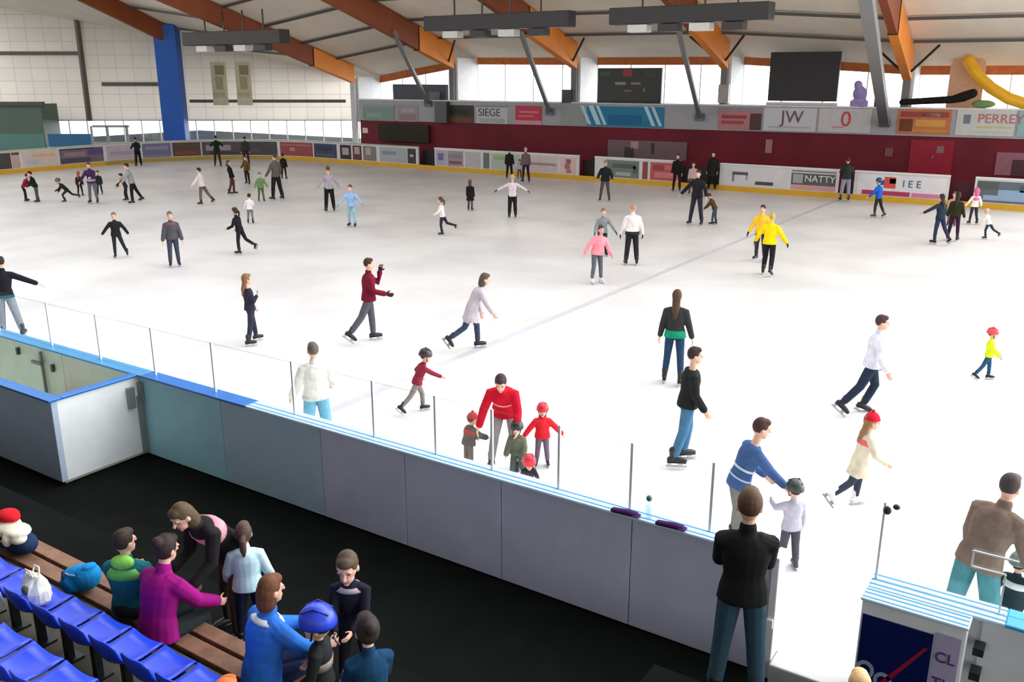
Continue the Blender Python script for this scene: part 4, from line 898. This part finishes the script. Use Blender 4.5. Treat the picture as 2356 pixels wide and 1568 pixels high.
person('man in black t-shirt and jeans skating past the woman with green hem', (1560, 1066), 796, 78, (34, 36, 36), (72, 116, 150), (54, 36, 32), topk='jumper', lean=5, legl=(8, 5, 14), legr=(-9, 6, 10), arml=(-4, 16, 20), armr=(6, 12, 30), loose=.016, jpad=.022)
person('man in white shirt and dark jeans striding alone', (1984, 946), 723, 82, (222, 222, 232), (40, 50, 68), (70, 52, 52), lean=6, legl=(14, 4, 36), legr=(-24, 6, 16), arml=(4, 16, 16), armr=(10, 16, 20), jpad=.012, topk='jacket', loose=.014)
person('small child in yellow vest and red helmet', (2273, 872), 752, 84, (216, 234, 40), (44, 84, 116), hat='helmet', hatc=(226, 70, 84), legl=(10, 4, 6), legr=(-22, 6, 10), arml=(20, 14, 30), armr=(20, 14, 30), hair=(110, 84, 40))
person('girl in cream coat, red hat and white skates pushing off', (1966, 1160), 946, 66, (226, 214, 190), (56, 64, 78), (150, 112, 76), 'long', hat='beanie', hatc=(206, 28, 56), topk='coat', coat_hem=-.3, lean=10, legl=(10, 4, 12), legr=(-28, 10, 30), arml=(10, 20, 20), armr=(20, 16, 40), shoes=(240, 238, 238), bands=((.3, .4, (226, 110, 110), 'scarf'),))
person('man in blue striped jersey bending toward the small helmeted child', (1686, 1272), 960, 70, (64, 92, 140), (120, 120, 116), (70, 42, 40), topk='jumper', jpad=.012, lean=17, hunch=4, legl=(10, 6, 12), legr=(0, 6, 8), arml=(20, 8, 40), armr=(46, 12, 8), hp=4, bands=((.16, .19, (200, 210, 224), 'stripe'), (.04, .06, (170, 190, 206), 'stripe')))
person('small child in grey jacket and black helmet inside the open gate', (1812, 1308), 1100, 330, (186, 184, 200), (84, 80, 92), hat='helmet', hatc=(56, 66, 64), arml=(56, 20, 40), armr=(6, 14, 14), legl=(4, 4, 6), legr=(0, 4, 4), topk='jacket', jpad=.014, shoes=(80, 74, 90), loose=.016)
person('man in brown jacket and teal jeans leaning over by the end of the boards', (2218, 1500), 1086, 24, (122, 104, 92), (74, 132, 140), (70, 60, 58), lean=14, side=7, hunch=8, legl=(4, 10, 4), legr=(4, 9, 4), arml=(14, 12, 20), armr=(24, 20, 12), jpad=.018, loose=.022, gloves=(40, 84, 80))
person('child in grey and white helmet at the brown-jacketed man\'s hand', (2310, 1490), 1268, 20, (40, 58, 62), (40, 50, 56), hat='helmet', hatc=(120, 134, 130), arml=(20, 30, 20), armr=(20, 20, 20), topk='puffer', bands=((.3, .42, (220, 228, 226), 'scarf'),), **stand)
# ================================================================== NEAR BOARDS, GATE, STAND
YO, YI, ZC = 7.5, 7.65, 1.05
pan = paint((203, 205, 226), .5); pan2 = paint((170, 222, 234), .5); pan3 = paint((184, 208, 224), .5); capb = plastic((30, 112, 196), .3); cap_glare = plastic((196, 222, 238), .3); capl = plastic((64, 150, 205), .3); wht = paint((232, 234, 236), .4)  # the pale cap is the blue cap with overexposed glare painted into its colour
seams = [-2.1, -3.53, -5.12, -6.5, -7.88, -9.78, -11.55, -13.6, -16, -18.5, -21]
nb = MB().box((-21, YO+.02, FLOOR), (-2.1, YI, ZC)).obj('rink_barrier', wht)
tag(nb, 'long grey near barrier from the penalty box to the open gate', 'barrier')
for k in range(len(seams)-1):
    a, b_ = seams[k], seams[k+1]
    MB().box((b_+.006, YO-.015, FLOOR+.02), (a-.006, YO+.02, ZC-.005)).obj('panel', pan2 if k == 5 else pan3 if k == 4 else (paint((224, 230, 206), .5) if k > 5 else pan), nb, bevel=.006)
MB().box((-11.5, YO-.07, ZC), (-9.2, YI+.03, ZC+.035)).obj('cap_rail', capb, nb, bevel=.012)['label'] = 'deep blue cap rail'
MB().box((-9.2, YO-.07, ZC), (-2.1, YI+.03, ZC+.035)).obj('cap_rail', cap_glare, nb, bevel=.012)['label'] = 'blue cap rail painted pale for glare'
MB().box((-21, YO-.07, ZC), (-11.5, YI+.03, ZC+.035)).obj('cap_rail', capl, nb, bevel=.012)['label'] = 'mid blue cap rail'
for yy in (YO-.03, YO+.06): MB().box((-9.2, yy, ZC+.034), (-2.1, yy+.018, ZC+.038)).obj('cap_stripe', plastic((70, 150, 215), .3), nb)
MB().box((-21, YI, .0), (-2.1, YI+.012, .2)).obj('kick_strip', yel, nb)
# glass
gl = glassy('rink_glass', (.982, .994, .994), .03); gp = paint((222, 226, 227), .4); clampm = plastic((36, 38, 40), .4)
posts = [-2.75, -3.6, -4.44, -5.3, -6.09, -7.04, -8.41, -9.97, -11.3, -12.66, -14.0, -15.6, -17.4]
for k in range(len(posts)-1):
    a, b_ = posts[k], posts[k+1]
    r = empty('glass_screen', (a, 7.58, ZC+.035), 'clear glass screen on the near barrier, %s one from the open gate' % ORD[k], 'glass screen', 'glass screens on the near barrier')
    MB().box((b_-a+.02, -.006, .0), (-.02, .006, .70)).obj('pane', gl, r)
    MB().box((-.013, -.013, 0), (.013, .013, .72)).obj('post', gp, r)
    MB().box((b_-a+.02, -.009, .70), (-.02, .009, .708)).obj('edge', glassy('glass_edge', (.9, .94, .94), .08), r)
# gate jamb, threshold
tag(MB().box((-2.095, YO-.05, FLOOR), (-2.025, YI+.03, ZC+.03)).box((-2.09, YO-.08, .35), (-2.03, YO-.05, .45)).obj('gate_post', wht, bevel=.01), 'white end post of the near barrier at the open gate', 'post')
th_ = MB().box((-2.02, YO-.12, FLOOR), (-1.25, YI, .012)).obj('gate_threshold', paint((206, 206, 204), .5), bevel=.015); tag(th_, 'white step edge across the open gateway onto the ice', 'threshold')
# boards beyond the gate
rb = MB().box((-1.25, YO+.02, FLOOR), (4.0, YI, ZC)).obj('rink_barrier', wht); tag(rb, 'grey barrier beyond the open gate, behind the sign door', 'barrier')
MB().box((-.36, YO-.015, FLOOR+.02), (4, YO+.02, ZC-.005)).obj('panel', paint((226, 228, 232), .5), rb, bevel=.006)
MB().box((-1.25, YO-.07, ZC), (-.2, YI+.06, ZC+.035)).obj('cap_rail', cap_glare, rb, bevel=.012)
MB().box((-.2, YO-.07, ZC), (4, YI+.06, ZC+.035)).obj('cap_rail', plastic((60, 168, 224), .3), rb, bevel=.012)['label'] = 'bright blue cap rail'
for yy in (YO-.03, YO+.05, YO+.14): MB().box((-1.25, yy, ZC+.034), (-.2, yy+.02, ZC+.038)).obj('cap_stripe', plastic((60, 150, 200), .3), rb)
for k, (a, b_) in enumerate(((-1.23, .15), (.17, 1.7))):
    r = empty('glass_screen', (a, 7.58, ZC+.035), ['clear glass screen beyond the gate, before the brown-jacketed man, black clamp on its corner', 'clear glass screen at the frame edge beyond the brown-jacketed man'][k], 'glass screen')
    MB().box((0, -.006, 0), (b_-a, .006, .72)).obj('pane', gl, r)
    MB().box((0, -.012, 0), (.018, .012, .73)).obj('post', gp, r)
    if k == 0:
        MB().ell(V((.03, 0, .66)), .035, .03, .04).obj('clamp', clampm, r, smooth=True); MB().ell(V((.1, .0, .71)), .03, .025, .025).obj('clamp', clampm, r, smooth=True)
        fb = MB(); fb.bar(V((.72, -.02, .50)), V((1.05, -.02, .50)), .014); fb.bar(V((.72, -.02, .36)), V((.97, -.02, .36)), .014); fb.bar(V((.72, -.02, .36)), V((.72, -.02, .5)), .014); fb.bar(V((.97, -.02, 0)), V((.97, -.02, .36)), .014)
        fb.obj('pane_bars', paint((225, 230, 228)), r)  # thin white bars just in front of the pane
# sign door folded back against the boards
door = empty('gate_door', (-1.25, 7.3, FLOOR), 'white gate door with navy advert folded open beside the gateway', 'gate')
DL = .81
MB().box((0, -.06, .1), (DL, .06, ZC-FLOOR)).obj('leaf', wht, door, bevel=.012)
MB().box((-.01, -.09, ZC-FLOOR), (DL+.01, .12, ZC-FLOOR+.03)).obj('cap_rail', cap_glare, door, bevel=.01)
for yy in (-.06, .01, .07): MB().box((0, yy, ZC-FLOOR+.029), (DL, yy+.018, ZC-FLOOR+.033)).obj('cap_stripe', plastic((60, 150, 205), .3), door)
ad = MB().box((.02, -.072, .14), (DL*.71, -.06, ZC-FLOOR-.13)).obj('advert', paint((8, 22, 84), .4), door); ad['label'] = 'navy blue advert panel'
MB().hexa([V((.20, -.078, .50)), V((.25, -.078, .50)), V((.25, -.072, .50)), V((.20, -.072, .50)), V((.52, -.078, .98)), V((.55, -.078, .98)), V((.55, -.072, .98)), V((.52, -.072, .98))]).obj('red_stroke', paint((150, 26, 60), .4), ad)
for cx_, cz_, r_ in ((.09, .60, .075), (.24, .54, .075)):
    ring = MB(); n = 28
    for k in range(n):
        a0, a1 = 2*math.pi*k/n, 2*math.pi*(k+1)/n
        q = lambda a, rr: V((cx_+math.cos(a)*rr, -.078, cz_+math.sin(a)*rr*1.15)); dy = V((0, .006, 0))
        ring.hexa([q(a0, r_*.6), q(a0, r_), q(a0, r_)+dy, q(a0, r_*.6)+dy, q(a1, r_*.6), q(a1, r_), q(a1, r_)+dy, q(a1, r_*.6)+dy])
    ring.obj('letter_ring', paint((150, 158, 186), .4), ad)
side = MB().box((DL*.73, -.072, .14), (DL-.03, -.06, ZC-FLOOR-.1)).obj('advert', paint((176, 170, 200), .4), door); side['label'] = 'pale lilac lettered strip'
for s_, z_ in (('CL', .90), ('TH', .66)): text(s_, .13, (-1.25+DL*.745, 7.3-.0785, FLOOR+z_), (1, 0, 0), ZV, paint((92, 52, 120)), side)
hg = MB()
for z_ in (.75, .98): hg.box((DL+.05, .04, z_), (DL+.13, .17, z_+.07))
hg.obj('hinge', plastic((40, 42, 44), .4), door)
# ---- box on the walkway (penalty bench)
bx = empty('penalty_box', (-11.58, 6.13, FLOOR), 'boxed-in bench enclosure with blue rim standing against the near barrier', 'enclosure')
HB = ZC-FLOOR
MB().box((-9.5, 0, .06), (0, .08, HB)).obj('front_panel', paint((176, 192, 212), .5), bx, bevel=.006)
e = MB().box((-.07, .08, .06), (0, 1.35, HB)).obj('end_door', paint((234, 238, 238), .45), bx, bevel=.006); e['label'] = 'white end door'
hw_ = MB().box((.0, 1.12, .8), (.06, 1.22, 1.12)); hw_.box((.0, 1.27, .05), (.05, 1.33, .95)); hw_.box((.0, 1.3, .9), (.09, 1.36, 1.16))
hw_.obj('latch', metal((150, 156, 156), .4), e)
MB().box((-9.5, -.05, HB), (.04, .14, HB+.035)).box((-.12, .14, HB), (.04, 1.3, HB+.035)).obj('rim_rail', plastic((24, 110, 190), .3), bx, bevel=.01)
MB().box((-9.5, .08, .0), (-.07, 1.35, .12)).obj('floor_board', paint((224, 228, 200), .6), bx)
MB().box((-2.1, .95, .5), (-1.1, 1.3, .56)).box((-2.0, 1.0, .12), (-1.95, 1.25, .5)).box((-1.25, 1.0, .12), (-1.2, 1.25, .5)).obj('bench', mat('bench_orange', (216, 130, 56), .5, .3, noise=.2, scale=5), bx)
for x_, y_, z0_, z1_ in ((-2.55, 1.28, .15, 1.2),):
    MB().box((x_, y_, z0_), (x_+.04, y_+.04, z1_)).box((x_-.22, y_-.03, .98), (x_+.06, y_+.01, 1.03)).obj('door_post', metal((120, 124, 116)), bx)
for x_, z_ in ((-3.3, 1.02), (-2.3, .9)): MB().box((x_, 1.3, z_), (x_+.05, 1.345, z_+.12)).obj('latch', plastic((52, 56, 50)), bx)
# ---- stand: raised deck, bench, seats
DZ = .3
struct(MB().box((-14, -8, FLOOR), (-4.2, 5.15, DZ)).box((-4.2, -8, FLOOR), (6, 5.15, DZ)).box((-2.75, 5.0, FLOOR), (6, 6.42, DZ)).obj('floor_deck', mat('rubber_floor', (15, 17, 16), .9, .08, noise=.25, scale=2)))
struct(MB().box((-16, -8, DZ-.5), (-4, 3.66, .6)).box((-16, -8, .6), (-4, 2.95, .96)).box((-16, -8, .96), (-4, 2.2, 1.3)).obj('floor_tiers', mat('tier_concrete', (84, 80, 70), .8, .2, noise=.3, scale=3)))
wd = mat('bench_timber', (132, 96, 76), .6, .3, noise=.25, scale=7)
bn = empty('plank_bench', (-8, 3.95, DZ), 'long brown plank bench in front of the blue seats', 'bench')
BT = .7
for k, (y0, y1) in enumerate(((.17, .32), (-.03, .13), (-.22, -.08))):
    MB().box((-6, y0, BT-DZ-.05), (3.4, y1, BT-DZ)).obj('plank', wd if k < 2 else mat('bench_timber', (84, 76, 66), .6, .3, noise=.25, scale=7), bn, bevel=.008)
for x_ in (-5, -3, -1, 1, 2.9): MB().box((x_, -.15, 0), (x_+.08, .25, BT-DZ-.05)).obj('support', metal((60, 62, 62)), bn)
sb_ = plastic((18, 62, 214), .35)
def seat_mesh():
    """bucket shell: a dished pan running up into a low rounded back; the sitter faces +Y"""
    prof = [(.20, -.03), (.19, .0), (.10, -.012), (0, -.02), (-.10, -.012), (-.165, .02), (-.195, .09), (-.215, .17), (-.228, .235)]
    mb = MB(); nx = 9; W_ = .185; T_ = .014
    grid = []
    for i, (y, z) in enumerate(prof):
        row = []
        for j in range(nx):
            t = -1+2*j/(nx-1); w_ = W_*(1 - (.16*max(0, (i-5)/3)**2)); x = t*w_
            up_ = .03*t*t*(1 if i < 6 else .3); fwd = .03*t*t*(1 if i >= 5 else 0); drop = -.05*abs(t)**5 if i == 8 else 0
            row.append(V((x, y+fwd, z+up_+drop)))
        grid.append(row)
    n = len(prof)
    top_ = [p for r in grid for p in r]; bot = []
    for i in range(n):
        for j in range(nx):
            t = (grid[min(i+1, n-1)][j]-grid[max(i-1, 0)][j]).normalized(); nn = V((0, -t.z, t.y)) if True else t
            bot.append(grid[i][j] + (nn if nn.z < 0 or (abs(nn.z) < .5 and nn.y < 0) else -nn)*T_)
    m = n*nx; fs = []
    for i in range(n-1):
        for j in range(nx-1):
            a = i*nx+j; fs += [(a, a+1, a+nx+1, a+nx), (m+a, m+a+nx, m+a+nx+1, m+a+1)]
    for j in range(nx-1):
        fs += [(j, m+j, m+j+1, j+1), ((n-1)*nx+j, (n-1)*nx+j+1, m+(n-1)*nx+j+1, m+(n-1)*nx+j)]
    for i in range(n-1):
        fs += [(i*nx, (i+1)*nx, m+(i+1)*nx, m+i*nx), (i*nx+nx-1, m+i*nx+nx-1, m+(i+1)*nx+nx-1, (i+1)*nx+nx-1)]
    mb.add(top_+bot, fs)
    return mb.mesh('seat_shell')
shell = seat_mesh(); shell.materials.append(sb_); shell.shade_smooth()
legm = MB().box((-.03, -.06, -.37), (.03, .0, -.03)).box((-.09, -.1, -.38), (.09, .05, -.36)).mesh('seat_leg'); legm.materials.append(metal((44, 46, 50)))
def seats(n, x0, y, z, dz, lab, grp):
    for k in range(n):
        r = empty('stadium_seat', (x0+.41*k, y, z), lab(k), 'seat', grp)
        a = bpy.data.objects.new('shell', shell); C.objects.link(a); a.parent = r
        l_ = bpy.data.objects.new('pedestal', legm); C.objects.link(l_); l_.parent = r; l_.scale = (1, 1, dz/.38)
seats(8, -7.94, 3.42, .98, .38, lambda k: 'blue plastic seat in the row behind the bench, %s from the red-topped heap' % ORD[k], 'blue seats in the row behind the bench')
seats(3, -6.25, 2.62, 1.34, .38, lambda k: 'blue plastic seat in the row nearest us, %s from the photo edge' % ORD[k], 'blue seats in the row nearest us')
# ---- people by the stand
person('child with lime green hood and teal jacket on the plank bench', (306, 1408), 1214, 30, (30, 108, 118), (36, 40, 44), (54, 44, 36), 'short', seat=BT, legl=(80, 8, 80), legr=(80, 8, 80), arml=(30, 10, 60), armr=(30, 10, 60), hood=(150, 230, 100), bands=((.36, .46, (120, 210, 100), 'yoke'),), skate=False, topk='puffer', hy=-25)
person('woman in magenta jacket on the bench lacing a skate, arms forward', (366, 1466), 1224, 52, (150, 20, 118), (40, 46, 48), (52, 38, 34), 'bun', seat=BT, legl=(84, 14, 84), legr=(84, 14, 88), lean=10, hunch=8, arml=(44, 10, 26), armr=(44, 12, 22), skate=False, jpad=.012, loose=.012, hp=8)
person('person in black bib and pink top bending over beside the magenta jacket', (540, 1452), 1166, 236, (34, 32, 34), (84, 66, 54), (84, 70, 48), 'bob', z=DZ, lean=34, hunch=18, legl=(14, 5, 10), legr=(4, 5, 8), arml=(34, 8, 40), armr=(24, 12, 70), skate=False, bands=((.28, .43, (222, 150, 160), 'shoulder_panel'),), hp=12)
person('child in pale blue and white jacket with brown ponytail, back turned', (582, 1472), 1198, 8, (196, 228, 238), (26, 34, 60), (84, 64, 56), 'pony', z=DZ, lean=4, arml=(10, 18, 30), armr=(10, 18, 30), skate=False, topk='puffer', **stand)
person('adult in bright blue jacket seated, fastening the blue helmet of a child', (606, 1566), 1318, 62, (54, 122, 224), (24, 34, 70), (104, 66, 40), 'bob', seat=BT, legl=(82, 14, 84), legr=(82, 14, 84), lean=8, hunch=6, arml=(52, 6, 22), armr=(44, 10, 30), skate=False, jpad=.014, bands=((.45, .485, (226, 232, 240), 'collar'),))
person('child with shiny blue helmet and black jacket before the bright blue adult', (752, 1692), 1388, 290, (38, 40, 42), (36, 36, 38), hat='helmet', hatc=(44, 72, 214), z=DZ, arml=(10, 18, 40), armr=(10, 18, 40), topk='puffer', bh=1.3, scale=.6, skate=False, bands=((.18, .3, (150, 140, 128), 'pouch'),), **stand)
person('boy in dark jacket looking down beside the blue-helmeted child', (822, 1570), 1276, 196, (30, 32, 44), (30, 32, 40), (84, 68, 54), 'short', z=DZ, lean=6, arml=(30, 3, 46, 30), armr=(30, 3, 40, 30), skate=False, hp=16, bh=1.22, jpad=.0, bands=((.42, .47, (196, 176, 190), 'collar'),), **stand)
person('person in navy jacket with dark hair standing beyond the bench end, back turned', (866, 1790), 1408, 345, (20, 58, 88), (26, 28, 34), (46, 38, 34), 'bun', z=DZ, legl=(2, 5, 2), legr=(2, 5, 2), arml=(28, 3, 40), armr=(28, 3, 40), skate=False, bh=1.1, jpad=.0, lean=6)
person('person with bright orange cap low at the picture edge among the seats', (540, 1806), 1560, 10, (60, 60, 66), (40, 44, 50), (90, 64, 48), hat='cap', hatc=(250, 110, 60), seat=.98, legl=(80, 8, 80), legr=(80, 8, 80), skate=False)
person('blond child below the navy sign, only the head in view', (1936, 1905), 1540, 350, (90, 96, 110), (50, 54, 66), (216, 178, 128), 'short', z=DZ, skate=False, **stand)
person('man in black jumper and jeans leaning at the open gate, back turned', (1690, 1596), 1118, 355, (24, 25, 25), (52, 78, 92), (86, 64, 48), 'short', topk='jacket', z=DZ, legl=(2, 5, 2), legr=(0, 5, 4), arml=(30, 2, 50, 40), armr=(30, 2, 50, 40), bh=1.12, jpad=.004, loose=.014, skate=False)
# ---- belongings
def lump(name, parts, m, label, cat, voxel=.012, sm=4):
    mb = MB()
    for c, rx, ry, rz_ in parts: mb.ell(V(c), rx, ry, rz_, n=14, k=9)
    o = skinned(mb, name, voxel, sm, m); tag(o, label, cat); return o
p = at(38, 1262, BT); p = V((p.x, p.y, BT))
bag = lump('duffel_bag', [(p+V((-.12, 0, .12)), .22, .15, .12), (p+V((.12, .0, .11)), .2, .14, .11), (p+V((0, 0, .14)), .3, .13, .11)], cloth((30, 48, 84)), 'dark navy bag lying on the bench under a white fleece', 'bag')
MB().tube([p+V((-.2, -.12, .16)), p+V((-.05, -.17, .24)), p+V((.15, -.14, .17))], [.014]*3, 8).obj('handle', cloth((20, 26, 40)), bag, smooth=True)
fl = lump('fleece_jacket', [(p+V((-.1, -.02, .26)), .2, .14, .05), (p+V((.1, -.02, .25)), .18, .13, .05), (p+V((.2, -.06, .2)), .09, .08, .05), (p+V((.0, -.12, .2)), .06, .05, .07), (p+V((-.14, -.12, .2)), .06, .05, .07), (p+V((.12, -.13, .19)), .05, .05, .07)], cloth((232, 224, 204)), 'cream white fleece draped over the navy bag', 'clothing')
lump('hat', [(p+V((-.1, .02, .34)), .13, .11, .06), (p+V((-.02, .03, .33)), .07, .07, .04)], cloth((204, 28, 40)), 'bright red hat on top of the cream fleece', 'hat')
p = at(198, 1352, BT); p = V((p.x, 3.98, BT))
bp_ = lump('backpack', [(p+V((-.1, 0, .1)), .13, .13, .1), (p+V((0, 0, .125)), .15, .14, .125), (p+V((.09, .01, .16)), .1, .13, .13), (p+V((-.02, -.1, .1)), .12, .07, .08), (p+V((.12, .02, .27)), .045, .07, .03)], cloth((28, 140, 204)), 'bright blue backpack lying on the bench beside the lime-hooded child', 'backpack', voxel=.01, sm=2)
MB().ell(p+V((-.02, -.145, .1)), .1, .03, .06).obj('front_pocket', cloth((20, 110, 176)), bp_, smooth=True)
MB().tube([p+V((-.1, -.11, .2)), p+V((-.03, -.15, .14)), p+V((.06, -.12, .05))], [.016]*3, 8).obj('strap', cloth((40, 60, 96)), bp_, smooth=True)
MB().tube([p+V((-.12, -.08, .17)), p+V((.0, -.12, .21)), p+V((.13, -.08, .22))], [.008]*3, 6).obj('zip', cloth((170, 200, 220)), bp_, smooth=True)
p = V((-7.12, 3.4, 1.0))
mb = MB(); rings = []
rnd = random.Random(3)
for z_, rx_, ry_ in ((0, .11, .09), (.03, .135, .11), (.12, .14, .11), (.19, .12, .085), (.24, .10, .045), (.255, .085, .03)):
    rings.append([p+V((rx_*math.cos(2*math.pi*j_/18)*(1+rnd.uniform(-.14, .14)), ry_*math.sin(2*math.pi*j_/18)*(1+rnd.uniform(-.14, .14)), z_+rnd.uniform(-.012, .012))) for j_ in range(18)])
wb = mb.loft(rings).obj('carrier_bag', cloth((228, 228, 212))); tag(wb, 'white crumpled carrier bag standing on a blue seat', 'bag')
for sg in (-1, 1): MB().tube([p+V((-.05, sg*.025, .24)), p+V((-.035, sg*.04, .31)), p+V((.035, sg*.04, .315)), p+V((.05, sg*.025, .24))], [.008]*4, 6).obj('handle', cloth((228, 228, 212)), wb, smooth=True)
MB().ell(p+V((.02, -.085, .15)), .05, .03, .045).obj('print', cloth((110, 120, 70)), wb, smooth=True)
p = V((-7.53, 3.42, .98))
sc = MB().tube([p+V((-.17, -.25, .25)), p+V((-.02, -.255, .262)), p+V((.13, -.25, .24)), p+V((.2, -.22, .12)), p+V((.215, -.2, .0))], [.016, .02, .022, .018, .012], 8).obj('scarf', cloth((210, 222, 240)), smooth=True); tag(sc, 'white scarf hung over the back of a blue seat', 'scarf')
p = V((-6.72, 3.98, BT))
lump('rucksack', [(p+V((0, -.05, .08)), .13, .09, .08), (p+V((.08, 0, .07)), .1, .08, .07)], cloth((40, 42, 46)), 'small black rucksack on the bench behind the white bag', 'bag')
# things on the cap rail
p = V((-3.36, 7.5, ZC+.036))
bt = MB(); bt.loft([[p+V((r_*math.cos(2*math.pi*j/14), r_*math.sin(2*math.pi*j/14), z_)) for j in range(14)] for r_, z_ in ((.03, 0), (.034, .02), (.034, .13), (.028, .16), (.014, .185), (.014, .2))])
bt = bt.obj('water_bottle', glassy('bottle_plastic', (.82, .9, .92), .12), smooth=True); tag(bt, 'clear water bottle with green cap on the barrier rail', 'bottle')
MB().ell(p+V((0, 0, .215)), .03, .03, .032).obj('bottle_cap', plastic((60, 110, 96)), bt, smooth=True)
for x0, x1, lb in ((-3.71, -3.44, 'dark purple glove pair on the barrier rail, farther from the gate'), (-3.22, -2.95, 'dark purple glove pair on the barrier rail, nearer the gate')):
    mb = MB(); y_ = 7.45
    for sg in (-1, 1):
        q = V(((x0+x1)/2, y_+sg*.012, ZC+.058)); mb.tube([q+V((-.14, -.02, 0)), q+V((.04, 0, .004)), q+V((.1, .01, 0))], [.024, .03, .024], 8)
        for f_ in range(4): mb.tube([q+V((.08, -.024+.016*f_, 0)), q+V((.14, -.028+.018*f_, -.004))], [.0085, .0075], 6)
    tag(skinned(mb, 'gloves', .007, 1, cloth((70, 30, 84))), lb, 'gloves')
# ---- unseen stand wall and roof behind the camera, added to shade the near boards
struct(MB().box((-45, -8.3, FLOOR), (16, -8, 10)).obj('wall_back_shade', paint((200, 200, 200), .7)))
struct(MB().box((-45, -8.3, 9.2), (16, 5.5, 9.5)).obj('ceiling_stand_shade', paint((150, 146, 140), .7)))
for q in PEOPLE: print('P', *q)
# ------------------------------------------------------------------ camera, sky, view
cam = bpy.data.cameras.new('camera'); co = bpy.data.objects.new('camera', cam); C.objects.link(co)
cam.sensor_width = 36; cam.lens = 36 * F_PX / 2356; cam.clip_start = .05; cam.clip_end = 400
co.location = CAM
co.matrix_world = M(((RT.x, UP.x, -FW.x, CAM.x), (RT.y, UP.y, -FW.y, CAM.y), (RT.z, UP.z, -FW.z, CAM.z), (0, 0, 0, 1)))
bpy.context.scene.camera = co
w = bpy.data.worlds.new('sky'); bpy.context.scene.world = w; w.use_nodes = True
# overcast daylight, brighter on the window side of the hall
nt = w.node_tree; bg = nt.nodes['Background']; bg.inputs[0].default_value = (.97, .985, 1, 1)
tc = nt.nodes.new('ShaderNodeTexCoord'); dp = nt.nodes.new('ShaderNodeVectorMath'); dp.operation = 'DOT_PRODUCT'; dp.inputs[1].default_value = (.3, .92, .05)
mr = nt.nodes.new('ShaderNodeMapRange'); mr.inputs['From Min'].default_value = .1; mr.inputs['From Max'].default_value = .9; mr.inputs['To Min'].default_value = 1.3; mr.inputs['To Max'].default_value = 5.4
nt.links.new(tc.outputs['Generated'], dp.inputs[0]); nt.links.new(dp.outputs['Value'], mr.inputs['Value']); nt.links.new(mr.outputs['Result'], bg.inputs[1])
vs = bpy.context.scene.view_settings
vs.view_transform = 'Standard'; vs.look = 'None'; vs.gamma = 1; vs.exposure = .35
